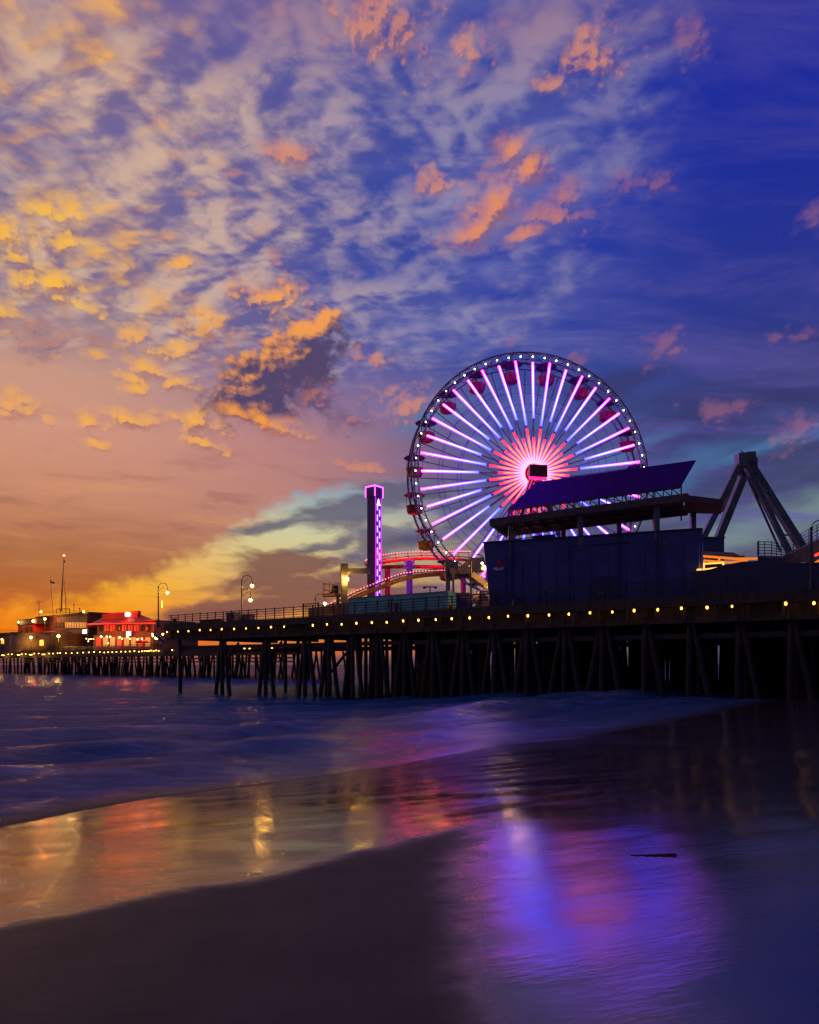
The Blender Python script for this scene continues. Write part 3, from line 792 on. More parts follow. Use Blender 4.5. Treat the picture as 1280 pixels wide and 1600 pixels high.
MB().box(tb + Vector((.06, 0, 2.45)), (.05, .12, .85)).build('housing', M['post'], tube)

# boxes and bins at the left end of the deck
def deck_box(name, px0, px1, pytop, bk, depth, m, label, cat, lidm=None):
    t0, t1 = edge_t(px0, bk), edge_t(px1, bk); a = ep((t0 + t1) / 2, bk, DECK); h = (CAMZ + (CY - pytop) / F * a.y) - DECK
    r = thing(name, a, label, cat)
    w = t1 - t0
    MB().box(a + Vector((0, 0, (h - .08) / 2 + .01)), (w, depth, h - .08), EROT).build('body', m, r)
    MB().box(a + Vector((0, 0, h - .03)), (w + .1, depth + .1, .07), EROT).build('lid', lidm or m, r)
    return r
deck_box('storage_bench', 317, 345, 968.5, 1.2, .8, M['binblack'], 'long low dark box against the railing of the pier', 'box')
deck_box('rubbish_bin', 358.5, 371, 957.5, 1.2, .8, M['navydark'], 'taller dark bin beside the lamp with two globes', 'bin')
deck_box('rubbish_bin', 384, 394, 960, 1.3, .7, M['cream'], 'smaller grey bin with a black lid beside the lamp with two globes', 'bin', M['binblack'])
deck_box('notice_box', 271, 275, 966.5, .4, .2, M['binblack'], 'tiny dark box hung on the railing near the pier end', 'box')

# ------------------------------------------------------------------ Ferris wheel
WY = 74.0; WC = pt(826, 748, WY); YAW = R(8)
wr = thing('ferris_wheel', (WC.x, WC.y, DECK), 'big Ferris wheel lit with violet and white spokes around a red hub', 'ferris wheel')
MW = Matrix.Translation(WC - wr.matrix_world_loc) @ Matrix.Rotation(YAW, 4, 'Z')
RT = 175.5 / F * WY               # tip of the lit spokes
YF, YB = -1.25, 1.25
def wpart(mb, name, m, th=0.0):
    n = mb.build(name, m, None); o = n.ob; o.parent = wr.ob
    o.matrix_basis = MW @ Matrix.Rotation(th, 4, 'Y'); return o
def ring(r, y, n=80): return [(r * math.sin(2 * math.pi * k / n), y, r * math.cos(2 * math.pi * k / n)) for k in range(n)]
for y in (YF, YB):
    mb = MB(); mb.path(ring(RT + .85, y), .13, 6, True); mb.path(ring(RT + .18, y), .07, 6, True); mb.path(ring(RT * .63, y * .9), .035, 5, True); mb.path(ring(RT * .80, y * .95), .03, 5, True)
    for k in range(80):
        a0 = 2 * math.pi * k / 80; a1 = 2 * math.pi * (k + 1) / 80
        r0, r1 = (RT + .18, RT + .85) if k % 2 else (RT + .85, RT + .18)
        mb.tube((r0 * math.sin(a0), y, r0 * math.cos(a0)), (r1 * math.sin(a1), y, r1 * math.cos(a1)), .035, n=5)
    wpart(mb, 'rim', M['wheelsteel'])
for nm, r in (('rim_tie', RT + .85), ('inner_tie', RT * .63)):
    tie0 = wpart(MB().tube((0, YF, r), (0, YB, r), .045 if r > RT else .022, n=5), nm, M['wheelsteel'])
    for k in range(1, 40): copy_part(tie0, wr.ob, MW @ Matrix.Rotation(2 * math.pi * k / 40, 4, 'Y'))
def cone_y(r, y0=-1.95): return y0 + (YF - .12 - y0) * (r - .9) / (RT - .9)
spoke_f = MB().tube((0, cone_y(.9) + .12, .9), (0, YF, RT + .2), .055, n=6)
spoke_b = MB().tube((0, 1.7, .9), (0, YB, RT + .2), .05, n=6)
P1 = (1.0, .05, .62); P2 = (.50, .12, .95); W1 = (.17, .09, 1.0); B0 = (.015, .03, 1.0)
LED = 13.0
g_long = glow_ramp('spoke_lamps_pink_tip', [(0, B0), (.22, (.06, .08, 1.0)), (.5, W1), (.82, P2), (1, P1)], LED, 2, RT * .42, RT)
g_short = glow_ramp('spoke_lamps_white_tip', [(0, B0), (.25, (.08, .11, 1.0)), (.55, (.17, .14, 1.0)), (.9, (.26, .13, 1.0)), (1, (.42, .08, .95))], LED, 2, RT * .48, RT * .985)
g_edge = glow_ramp('spoke_halo_violet', [(0, (.02, .015, .9)), (.55, (.07, .015, 1.0)), (.85, (.30, .01, .8)), (1, (.7, .01, .35))], 12.0, 2, RT * .42, RT)  # wide strips added as a violet halo behind the spoke lamps
g_in = glow_ramp('inner_lamps', [(0, (1.0, .34, .42)), (.16, (1.0, .32, .28)), (.24, (1.0, .27, .03)), (.64, (1.0, .17, .012)), (.78, (1.0, .04, .008)), (1, (1.0, .02, .01))], 2.4, 2, .95, RT * .415)
g_in2 = glow_ramp('inner_lamps_short', [(0, (1.0, .36, .44)), (.34, (1.0, .32, .34)), (.44, (1.0, .26, .03)), (.72, (1.0, .16, .012)), (.84, (1.0, .04, .008)), (1, (1.0, .02, .01))], 2.4, 2, .95, RT * .33)
g_ined = glow_ramp('inner_halo_crimson', [(0, (1.0, .006, .46)), (.6, (.9, .004, .30)), (1, (.7, .004, .16))], 3.0, 2, .95, RT * .36)  # added strips: the crimson glow between inner spokes, put into geometry
def led(r0, r1, w, dy, d=.06):
    return MB().beam((0, cone_y(r0) + dy, r0), (0, cone_y(r1) + dy, r1), w, d, (0, -1, 0))
prot = {}
for k in range(40):
    th = 2 * math.pi * k / 40
    lng = k % 2 == 1
    items = [('spoke', spoke_f, M['wheelsteel']), ('spoke', spoke_b, M['wheelsteel'])]
    kk = 'l' if lng else 's'
    ro, ri, rt = (RT * .43, RT * .40, RT) if lng else (RT * .49, RT * .32, RT * .985)
    items += [('light_tube', led(ro, rt, .085, -.06), g_long if lng else g_short), ('halo_strip', led(ro, rt, .25, .0), g_edge),
              ('inner_light_tube', led(1.0, ri, .14, -.06), g_in if lng else g_in2), ('inner_halo_strip', led(1.0, ri, .24, .0), g_ined)]
    for q, (nm, mb, m) in enumerate(items):
        key = (q, kk if q > 1 else '')
        if key not in prot: prot[key] = wpart(mb, nm, m, th)
        else: copy_part(prot[key], wr.ob, MW @ Matrix.Rotation(th, 4, 'Y'))
dot = MB().ball((0, YF - .16, RT + .42), .075, 8, 6)
dot0 = None
for k in range(60):
    if dot0 is None: dot0 = wpart(dot, 'rim_lamp', G['rimdot'], 0)
    else: copy_part(dot0, wr.ob, MW @ Matrix.Rotation(2 * math.pi * k / 60, 4, 'Y'))
# hub
mb = MB()
def ydisc(mb, r, y0, y1, n=28):
    vs = [(r * math.sin(2 * math.pi * k / n), y, r * math.cos(2 * math.pi * k / n)) for y in (y0, y1) for k in range(n)]
    return mb.add(vs, [tuple(range(n)), tuple(reversed(range(n, 2 * n)))] + [(k, (k + 1) % n, n + (k + 1) % n, n + k) for k in range(n)])
ydisc(mb, 1.0, -1.9, 1.9); wpart(mb, 'hub', M['crim'] if 'crim' in M else M['gred'])
mb = MB(); mb.path(ring(1.05, -1.98, 40), .06, 6, True); mb.path(ring(.72, -2.0, 32), .03, 6, True); wpart(mb, 'hub_ring', G['crimson'])
mb = MB(); mb.box((.12, -2.75, .05), (1.85, .5, 1.2)); hb = wpart(mb, 'hub_sign_box', M['canopy'])
mb = MB(); mb.box((.12, -3.02, .05), (1.7, .04, 1.05)); c = mb.build('sign_face', M['gred'], None).ob; c.parent = hb
mb = MB(); mb.beam((-.8, -2.8, -.65), (1.0, -2.8, -.75), .3, .22); wpart(mb, 'hub_light_bar', G['crimson'])
# supports
foot = DECK - WC.z
for y, sgn in ((-2.3, 1), (2.3, 1)):
    for sx in (-1, 1):
        mb = MB(); mb.beam((sx * .25, y, -.3), (sx * 5.6, y * 1.25, foot), .42, .5); mb.build
        o = wpart(mb, 'support_leg', M['wheelsteel'])
mb = MB(); mb.beam((-3.1, -2.55, foot * .55), (3.1, -2.55, foot * .55), .2, .25); wpart(mb, 'cross_brace', M['wheelsteel'])
leg_led = MB(); leg_led.beam((-.35, -2.62, -.55), (-2.5, -2.72, -6.2), .09, .06); wpart(leg_led, 'leg_light_tube', G['crimson'])
# gondolas hang between the rims
gon_b, can_b, hang_b = MB(), MB(), MB()
gon_b.lathe((0, 0, -1.95), [(.45, 0), (.72, .10), (.86, .45), (.92, .78), (.92, .86), (.80, .86), (.74, .5)], 20)
can_b.lathe((0, 0, -.02), [(1.12, 0), (1.02, .09), (.45, .24), (.06, .34)], 20)
hang_b.tube((0, 0, -1.8), (0, 0, .3), .05, n=6)
for k in range(6):
    a = k * math.pi / 3; hang_b.tube((.85 * math.cos(a), .85 * math.sin(a), -1.1), (.8 * math.cos(a), .8 * math.sin(a), 0), .02, n=4)
hang_b.tube((0, -1.25, .26), (0, 1.25, .26), .05, n=6)
gp = {}
for k in range(20):
    th = 2 * math.pi * (k + .5) / 20; r = RT + .45
    pos = MW @ Vector((r * math.sin(th), 0, r * math.cos(th)))
    m = 'gyel' if k in (4, 13) else 'gred'
    if m not in gp:
        o = gon_b.build('gondola', M[m], None).ob; o.parent = wr.ob
        c = can_b.build('canopy', M['canopy'], None).ob; c.parent = o
        h = hang_b.build('hanger', M['wheelsteel'], None).ob; h.parent = o
        gp[m] = o; o.matrix_basis = Matrix.Translation(pos - Vector((0, 0, .26)))
    else: copy_part(gp[m], wr.ob, Matrix.Translation(pos - Vector((0, 0, .26))))
# ------------------------------------------------------------------ drop tower with lit edges
def prism4(mb, c, s, z0, z1, rz): return mb.box((c[0], c[1], (z0 + z1) / 2), (s, s, z1 - z0), rz)
TY = 80.0; tc_ = pt(585, 900, TY); zt = CAMZ + (CY - 762) / F * TY
tw = thing('drop_tower', (tc_.x, tc_.y, DECK), 'tall slim purple drop tower with a pink lit crown', 'ride tower')
TR = R(52); c_ = (tc_.x, tc_.y)
mb = prism4(MB(), c_, 1.15, DECK, zt - 1.1, TR); mb.build('shaft', M['purple'], tw)
mb = prism4(MB(), c_, 1.34, zt - 1.15, zt, TR); mb.build('crown', M['purple'], tw)
def cor(s, k, rz=TR):
    a = rz + math.pi / 4 + k * math.pi / 2; h = s / math.sqrt(2); return Vector((c_[0] + h * math.cos(a), c_[1] + h * math.sin(a), 0))
Z = lambda v, z: Vector((v.x, v.y, z))
mb = MB()
for k in range(4):
    a, c = cor(1.40, k), cor(1.40, (k + 1) % 4)
    mb.beam(Z(a, zt + .02), Z(c, zt + .02), .12, .12); mb.beam(Z(a, zt - 1.15), Z(a, zt + .02), .12, .12)
mb.build('crown_neon', G['pinkneon'], tw)
# the face turned to the right carries two light strips and dashes
corners = sorted([cor(1.15, k) for k in range(4)], key=lambda v: v.y)
near = corners[0]; rgt = max([cor(1.15, k) for k in range(4)], key=lambda v: v.x)
fd = (rgt - near); nrm = Vector((fd.y, -fd.x, 0)).normalized()
mb = MB(); zb = DECK + 1.2
for f in (.06, .94):
    p = near + fd * f + nrm * .04; mb.beam(Z(p, zb), Z(p, zt - 1.2), .055, .05)
mb.build('edge_neon', G['magneon'], tw)
p = near + fd * .5 + nrm * .02; mb = MB(); mb.beam(Z(p, zb), Z(p, zt - 1.25), fd.length * .8, .03, nrm); mb.build('lit_panel', G['violetneon'], tw)
mb = MB(); z = zb + .3; k = 0
while z < zt - 2.4:
    p = near + fd * (.33 if k % 2 else .66) + nrm * .06; mb.beam(Z(p, z), Z(p, z + .75), .15, .05, nrm); z += .62; k += 1
mb.build('light_dashes', G['whiteviolet'], tw)
p = near + fd * .5 + nrm * .08; mb = MB(); w = fd.normalized() * .3
mb.add([Z(p - w, zt - 2.1), Z(p + w, zt - 2.1), Z(p, zt - 1.35), Z(p - w - nrm * .05, zt - 2.1), Z(p + w - nrm * .05, zt - 2.1), Z(p - nrm * .05, zt - 1.35)], [(0, 1, 2), (5, 4, 3), (0, 3, 4, 1), (1, 4, 5, 2), (2, 5, 3, 0)])
mb.build('arrow_light', G['sign'], tw)

# ------------------------------------------------------------------ grey steel frame in front of the tower
GY = 64.0; ga = pt(538, 900, GY)
gz = CAMZ + (CY - 881) / F * GY; gb = pt(578, 892, 64.0)
gf = thing('steel_gantry', (ga.x, ga.y, DECK), 'weathered grey steel post with a level beam reaching to the drop tower', 'gantry')
mb = MB(); mb.box((ga.x, ga.y, (DECK + gz) / 2), (.56, .5, gz - DECK), R(12)); mb.build('post', M['greysteel'], gf)
mb = MB(); mb.box((ga.x, ga.y, gz - .55), (.66, .6, 1.1), R(12)); mb.build('head_plate', M['greysteel'], gf)
mb = MB(); mb.beam((ga.x + .2, ga.y, gz - .66), (gb.x, gb.y, gz - .66), .4, .46); mb.build('beam', M['greysteel'], gf)
wl = pt(542, 905, GY - .5)
l = thing('wall_lamp', wl, 'round warm lamp fixed to the grey steel post', 'lamp')
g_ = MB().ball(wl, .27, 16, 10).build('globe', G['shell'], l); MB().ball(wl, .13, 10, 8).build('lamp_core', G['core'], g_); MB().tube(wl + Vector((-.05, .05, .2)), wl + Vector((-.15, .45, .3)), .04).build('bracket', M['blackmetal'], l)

# ------------------------------------------------------------------ scissor lift cage
LY = 64.5; lf = thing('scissor_lift', pt(518, 960, LY), 'small orange lift with a railed work cage raised beside the steel post', 'lift')
lp = pt(506, 932, LY); lq = pt(531, 932, LY); zc_ = lp.z; w = lq.x - lp.x
lf.ob.location = (lp.x + w * .8, LY, DECK); lf.matrix_world_loc = Vector((lp.x + w * .8, LY, DECK))
mb = MB(); mb.box((lp.x + w / 2, LY, zc_ + .12), (w + .2, 1.0, .24)); mb.build('platform', M['orange'], lf)
mb = MB()
for fx in (0, .33, .66, 1):
    for dy in (-.45, .45): mb.tube((lp.x + w * fx, LY + dy, zc_ + .2), (lp.x + w * fx, LY + dy, zc_ + 1.15), .025, n=5)
for dy in (-.45, .45):
    for z in (.6, 1.15): mb.tube((lp.x, LY + dy, zc_ + z), (lq.x, LY + dy, zc_ + z), .025, n=5)
for x in (lp.x, lq.x):
    for z in (.6, 1.15): mb.tube((x, LY - .45, zc_ + z), (x, LY + .45, zc_ + z), .025, n=5)
mb.tube((lp.x + w * .6, LY, zc_ + 1.15), (lp.x + w * .95, LY, zc_ + 1.3), .02, n=5)
mb.build('cage', M['orange'], lf)
mb = MB(); mb.box((lp.x + w * .72, LY, zc_ + .62), (w * .38, .5, .75)); mb.box((lp.x + w * .66, LY - .1, zc_ + .32), (w * .5, .4, .2)); mb.build('control_box', M['binblack'], lf)
mb = MB(); mb.beam((lp.x + w * .95, LY, DECK), (lp.x + w * .88, LY, zc_), .28, .3); mb.build('mast', M['orange'], lf)
mb = MB(); mb.box((lp.x + w * .8, LY, DECK + .25), (1.6, 1.0, .5)); mb.build('base', M['orange'], lf)

# ------------------------------------------------------------------ teal hoarding, low structures
def edge_wall(name, px0, px1, bk, tops, m, label, cat, th=.25, cap=None):
    """a wall along the pier, its top following (px, py) points"""
    ts = [edge_t(p, bk) for p, _ in tops]; r = thing(name, ep(ts[0], bk, DECK), label, cat)
    mb = MB(); n = len(ts); vs = []
    hs = [max(.3, CAMZ + (CY - q) / F * ep(t, bk).y - DECK) for t, (_, q) in zip(ts, tops)]
    for o in (0, th):
        for t, h in zip(ts, hs): vs += [ep(t, bk + o, DECK), ep(t, bk + o, DECK + h)]
    fs = []
    for i in range(n - 1):
        a = 2 * i; fs += [(a, a + 2, a + 3, a + 1), (2 * n + a, 2 * n + a + 1, 2 * n + a + 3, 2 * n + a + 2), (a + 1, a + 3, 2 * n + a + 3, 2 * n + a + 1), (a, 2 * n + a, 2 * n + a + 2, a + 2)]
    fs += [(0, 1, 2 * n + 1, 2 * n), (2 * n - 2, 4 * n - 2, 4 * n - 1, 2 * n - 1)]
    mb.add(vs, fs); mb.build('wall_panel', m, r)
    if cap:
        mb = MB()
        for (t0, h0), (t1, h1) in zip(zip(ts, hs), zip(ts[1:], hs[1:])): mb.beam(ep(t0, bk + th / 2, DECK + h0 + .05), ep(t1, bk + th / 2, DECK + h1 + .05), th + .1, .09)
        mb.build('coping', cap, r)
    return r, ts, hs
r_, ts, hs = edge_wall('teal_hoarding', 545, 700, 1.6, [(545, 938), (549, 936), (560, 935), (600, 932), (640, 929.5), (700, 925)], M['teal'], 'long low teal painted wall behind the pier railing', 'wall', 1.2, M['cream'])
for k in range(1, 5):
    t = lerp(ts[0], ts[-1], k / 5); MB().box(ep(t, 1.58, DECK + .7), (.05, .05, 1.4), EROT).build('panel_joint', M['teal'], r_)
MB().box(ep(edge_t(619, 1.55), 1.55, DECK + .8), (.42, .08, .42), EROT).build('hatch', M['navydark'], r_)
deck_box('fuse_box', 617.5, 620, 949, 1.3, .2, M['navydark'], 'little dark box standing in front of the teal wall', 'box')
edge_wall('brown_hoarding', 482, 545, 3.2, [(482, 950), (500, 948), (545, 943)], M['brownwall'], 'low brown wall between the orange lift and the teal wall', 'wall')
fl = ep(edge_t(672, 2.6), 2.6, DECK + 1.6)
f_ = thing('floodlight_stand', fl, 'dark twin headed floodlight standing on top of the teal wall', 'floodlight')
hh = CAMZ + (CY - 917) / F * fl.y
mb = MB(); mb.tube(fl, (fl.x, fl.y, hh), .05); mb.tube((fl.x - .42, fl.y, hh), (fl.x + .42, fl.y, hh), .045); mb.build('stand', M['blackmetal'], f_)
for sx in (-.45, .45):
    mb = MB(); mb.box((fl.x + sx, fl.y, hh - .06), (.26, .22, .16)); mb.build('lamp_head', M['blackmetal'], f_)
def bollard(px, pyt, bk, label):
    t = edge_t(px, bk); b0 = ep(t, bk, DECK); h = CAMZ + (CY - pyt) / F * b0.y - DECK
    r = thing('lamp_bollard', b0, label, 'bollard', 'capped posts behind the railing')
    MB().lathe(b0, [(.14, 0), (.14, .1), (.10, .14), (.10, h - .3)], 10).build('post', M['blackmetal'], r)
    MB().lathe(b0, [(.09, h - .3), (.09, h - .12)], 10).build('lens', M['cream'], r)
    MB().lathe(b0, [(.24, h - .12), (.16, h - .03), (.03, h)], 12).build('cap', M['rust'], r)
bollard(611.5, 934, .6, 'short capped post in front of the teal wall')
bollard(852.5, 917, .6, 'short capped post in front of the blue stage building')
def cone(px, pyt, bk, m, label, tall):
    t = edge_t(px, bk); b0 = ep(t, bk, DECK); h = CAMZ + (CY - pyt) / F * b0.y - DECK
    r = thing('traffic_cone' if not tall else 'delineator_post', b0, label, 'traffic cone' if not tall else 'post')
    if tall: MB().lathe(b0, [(.09, .05), (.09, h * .55), (.14, h * .56), (.14, h * .68), (.08, h * .7), (.08, h)], 12).build('body', m, r)
    else: MB().lathe(b0, [(.20, .05), (.13, h * .45), (.08, h * .6), (.05, h)], 12).build('body', m, r)
    MB().box(b0 + Vector((0, 0, .03)), (.42, .42, .06)).build('base', M['binblack'], r)
cone(693.5, 947, 1.0, M['conered'], 'bright red traffic cone behind the pier railing', False)
cone(703.5, 941, 1.0, M['coneorange'], 'tall orange traffic post beside the red cone', True)
cone(802, 937, .9, M['coneorange'], 'orange traffic cone at the foot of the blue wall', False)

# ------------------------------------------------------------------ boarding station and stairs right of the teal wall
SY = 60.0
st_ = thing('boarding_station', pt(720, 960, SY), 'cream boarding platform with a square pillar under the wheel', 'platform')
st_.ob.location = (pt(720, 900, SY).x, SY, DECK); st_.matrix_world_loc = Vector(st_.ob.location)
def bx(px0, px1, py0, py1, Y, d): # axis aligned block given by its outline at a distance
    a, c = pt(px0, py1, Y), pt(px1, py0, Y); return (Vector(((a.x + c.x) / 2, Y + d / 2, (a.z + c.z) / 2)), (c.x - a.x, d, c.z - a.z))
MB().box(*bx(697, 703.5, 903, 960, SY, .5)).build('pillar', M['cream'], st_)
MB().box(*bx(696, 716, 877, 903, SY, 1.2)).build('pillar_head', M['greysteel'], st_)
MB().box(*bx(707, 710, 895, 962, SY - 1, .2)).build('pole', M['cream'], st_)
MB().box(*bx(703, 738, 888, 896.5, SY - .4, 3.0)).build('platform_slab', M['cream'], st_)
mb = MB(); mb.beam(pt(716, 893, SY - .6), pt(736, 876, SY - .6), .5, .38); mb.build('stair_side', M['cream'], st_)
MB().box(*bx(736, 757, 871, 894, SY + .5, .3)).build('back_wall', M['cream'], st_)
MB().box(*bx(702, 734, 926, 960, SY + 4, .3)).build('back_fence', M['purple'], st_)
sd = thing('staircase', pt(748, 950, 56), 'cream staircase with white railing beside the blue building', 'stairs')
sd.ob.location = (pt(748, 950, 56).x, 56, DECK); sd.matrix_world_loc = Vector(sd.ob.location)
A1, A2 = pt(737, 898, 56), pt(762, 917, 56)     # upper flight runs down to the right, lower one back to the left
mb = MB(); mb.beam(A1, A2, 1.2, .42); mb.build('upper_flight', M['cream'], sd)
B1, B2 = pt(761, 932, 55), pt(738, 951, 55)
mb = MB()
for k in range(9):
    p = B1.lerp(B2, k / 8); mb.box((p.x, 55.3, (DECK + p.z) / 2), ((B1.x - B2.x) / 8 + .01, 1.1, max(.1, p.z - DECK)))
mb.build('lower_flight', M['cream'], sd)
mb = MB()
for (a, c) in ((B1, B2),):
    for z in (.35, .65, .95): mb.tube(a + Vector((0, -.4, z)), c + Vector((0, -.4, z)), .03, n=5)
    for k in range(13):
        p = a.lerp(c, k / 12) + Vector((0, -.4, 0)); mb.tube(p, p + Vector((0, 0, .95)), .022, n=5)
mb.build('hand_rail', M['white'], sd)
for k, (px, py) in enumerate(((753.5, 880), (757, 901))):
    p = pt(px, py, 55.2); q = thing('small_lamp', p, ['tiny white lamp above the stairs', 'tiny pink lamp beside the landing of the stairs'][k], 'lamp')
    MB().ball(p, .09, 10, 6).build('bulb', G['rimdot'] if k == 0 else G['pinkdot'], q); MB().tube(p, p + Vector((.1, .5, .05)), .02).build('bracket', M['blackmetal'], q)

# ------------------------------------------------------------------ blue stage building
SB = 0.0
S0_, S1_ = pt(756, 849, 52.4), pt(1098, 826, 47.0)
SD = (S1_ - S0_).to_2d().normalized(); SN = Vector((-SD.y, SD.x)); SROT = math.atan2(SD.y, SD.x)
def sp(t, bk=0.0, z=0.0): p = S0_.to_2d() + SD * t + SN * bk; return Vector((p.x, p.y, z))
def sedge(px, bk=0.0): k = (px - CX) / F; o = S0_.to_2d() + SN * bk; return (k * o.y - o.x) / (SD.x - k * SD.y)
bt0, bt1 = sedge(756, SB), sedge(1098, SB); HW = CAMZ + (CY - 849) / F * sp(bt0, SB).y
stg = thing('stage_building', sp(bt0, SB, DECK), 'big dark blue building with a steel canopy and a tilted violet roof', 'building')
mb = MB(); inl = .55
mb.hexa([sp(bt0 + inl, SB, DECK), sp(bt1 - .15, SB, DECK), sp(bt1 - .15, SB + .8, DECK), sp(bt0 + inl, SB + .8, DECK)], [sp(bt0, SB - .1, HW), sp(bt1, SB - .1, HW), sp(bt1, SB + .8, HW), sp(bt0, SB + .8, HW)])
mb.build('wall', M['navy'], stg)
for px in (800, 967, 1028):
    t = sedge(px, SB - .2); mb = MB(); mb.box(sp(t, SB - .14, (DECK + HW) / 2), (.10, .10, HW - DECK), SROT); mb.build('wall_rib', M['navydark'], stg)
for k in range(1, 12):
    t = lerp(bt0 + .5, bt1, k / 12); MB().box(sp(t, SB - .075 if False else SB - .055, (DECK + HW) / 2), (.035, .05, HW - DECK - .1), SROT).build('panel_joint', M['navydark'], stg)
for t, w, h, z in ((bt0 + 8.2, 1.0, 2.05, DECK + 1.03), (bt0 + 9.25, 1.0, 2.05, DECK + 1.03)): MB().box(sp(t, SB - .05, z), (w, .08, h), SROT).build('door', M['navydark'], stg)
for t, z in ((bt0 + 3.2, HW - .7), (bt0 + 12.6, HW - .8)):
    mb = MB()
    for q_ in range(5): mb.box(sp(t, SB - .09, z - .2 + q_ * .1), (.7, .05, .05), SROT)
    mb.build('vent', M['steel'], stg)
mb = MB(); mb.tube(sp(bt0 + 6.3, SB - .12, DECK + .1), sp(bt0 + 6.3, SB - .12, HW - .6), .035, n=6); mb.tube(sp(bt0 + 6.3, SB - .12, HW - .6), sp(bt0 + 10.4, SB - .12, HW - .6), .035, n=6); mb.build('conduit', M['navydark'], stg)
mb = MB(); mb.beam(sp(bt0 - .02, SB - .12, HW + .04), sp(bt1 + .02, SB - .12, HW + .04), .18, .10); mb.build('parapet', M['navydark'], stg)
MB().box(sp(sedge(939, SB - .16), SB - .16, DECK + .85), (.42, .06, .22), SROT).build('notice', M['greysteel'], stg)
mb = MB(); mb.box(sp(sedge(850, SB + 1), SB + 1, HW + .22), (1.6, .8, .44), SROT); mb.build('roof_box', M['navydark'], stg)
# canopy
cz = CAMZ + 10.4; c0, c1 = sedge(766, SB - .5), sedge(1076, SB - .5)
def cp(t, bk, z): return sp(t, SB - .5 + bk, z + .72 * (t - c0) / (c1 - c0))
can = thing('dummy', cp(c0, 0, cz), '', ''); bpy.data.objects.remove(can.ob)
mb = MB(); mb.beam(cp(c0, 0, cz), cp(c1, 0, cz), .3, .5); mb.beam(cp(c0, 4.7, cz), cp(c1, 4.7, cz), .3, .5)
mb.beam(cp(c0 + .1, .15, cz), cp(c0 + .1, 4.6, cz), .25, .46); mb.beam(cp(c1 - .1, .15, cz), cp(c1 - .1, 4.6, cz), .25, .46)
mb.build('canopy_edge_beam', M['rust'], stg)
mb = MB(); mb.hexa([cp(c0 + .3, .2, cz + .02), cp(c1 - .3, .2, cz + .02), cp(c1 - .3, 4.5, cz + .02), cp(c0 + .3, 4.5, cz + .02)], [cp(c0 + .3, .2, cz + .12), cp(c1 - .3, .2, cz + .12), cp(c1 - .3, 4.5, cz + .12), cp(c0 + .3, 4.5, cz + .12)])
mb.build('canopy_deck', M['rust'], stg)
mb = MB()
for k in range(1, 12): mb.beam(cp(lerp(c0, c1, k / 12), .18, cz - .1), cp(lerp(c0, c1, k / 12), 4.5, cz - .1), .1, .2)
for bk in (1.6, 3.1): mb.beam(cp(c0 + .2, bk, cz - .26), cp(c1 - .2, bk, cz - .26), .12, .14)
mb.build('canopy_joists', M['rust'], stg)
mb = MB(); mb.hexa([cp(c1 + .02, .3, cz - .18), cp(c1 + 2.2, 1.6, cz - .5), cp(c1 + 2.2, 4.5, cz - .5), cp(c1 + .02, 4.5, cz - .18)], [cp(c1 + .02, .3, cz + .2), cp(c1 + 2.2, 1.6, cz - .1), cp(c1 + 2.2, 4.5, cz - .1), cp(c1 + .02, 4.5, cz + .2)])
mb.build('canopy_end', M['rust'], stg)
for px, bk in ((798, .5), (907, .5), (1026, .5), (1083, 4.4), (967, 4.4), (880, 4.4)):
    t = sedge(px, SB - .5 + bk); mb = MB(); mb.beam(cp(t, bk, DECK - 1.0 if bk > 2 else HW - 1.2), cp(t, bk, cz - .27), .34, .34); mb.build('column', M['steel'], stg)
mb = MB()
for k in range(7):              # light frame hung under the canopy
    t = lerp(c0 + .3, c0 + 5.2, k / 6); mb.tube(cp(t, 1.2, cz - .3), cp(t, 1.2, cz - 1.2), .03, n=5)
mb.tube(cp(c0 + .3, 1.2, cz - 1.2), cp(c0 + 5.2, 1.2, cz - 1.2), .04, n=6); mb.tube(cp(c0 + .3, 1.2, cz - .8), cp(c0 + 5.2, 1.2, cz - .9), .03, n=6)
mb.build('hung_frame', M['steel'], stg)
# truss and tilted roof
pz = cz + .78; q0, q1 = sedge(794, SB - .3), sedge(1063, SB - .3)
mb = MB(); m_ = 22
mb.tube(cp(q0, .3, pz), cp(q1, .3, pz), .06, n=6); mb.tube(cp(q0, .3, cz + .26), cp(q1, .3, cz + .26), .06, n=6)
for k in range(m_):
    t0, t1 = lerp(q0, q1, k / m_), lerp(q0, q1, (k + 1) / m_)
    mb.tube(cp(t0, .3, cz + .26), cp(t0, .3, pz), .04, n=5); mb.tube(cp(t0, .3, pz), cp(t1, .3, cz + .26), .035, n=5)
mb.build('truss', M['rust'], stg)
RD, RH, RS = 5.0, 3.15, 1.05
mb = MB(); e0 = .08
a, b2, c, d2 = cp(q0, .3, pz + .1), cp(q1, .3, pz + .1), cp(q1 + RS, .3 + RD, pz + RH - .1), cp(q0 + RS, .3 + RD, pz + RH)
nv = (b2 - a).cross(d2 - a).normalized() * -.12
mb.hexa([a + nv, b2 + nv, c + nv, d2 + nv], [a, b2, c, d2]); tr_ = mb.build('tilted_roof', M['panel'], stg)
mb = MB()
for k in range(6):
    f = (k + .5) / 6; p = d2.lerp(c, f); mb.tube((p.x, p.y, cz + .2), p + nv, .06, n=6)
mb.build('roof_strut', M['rust'], stg)
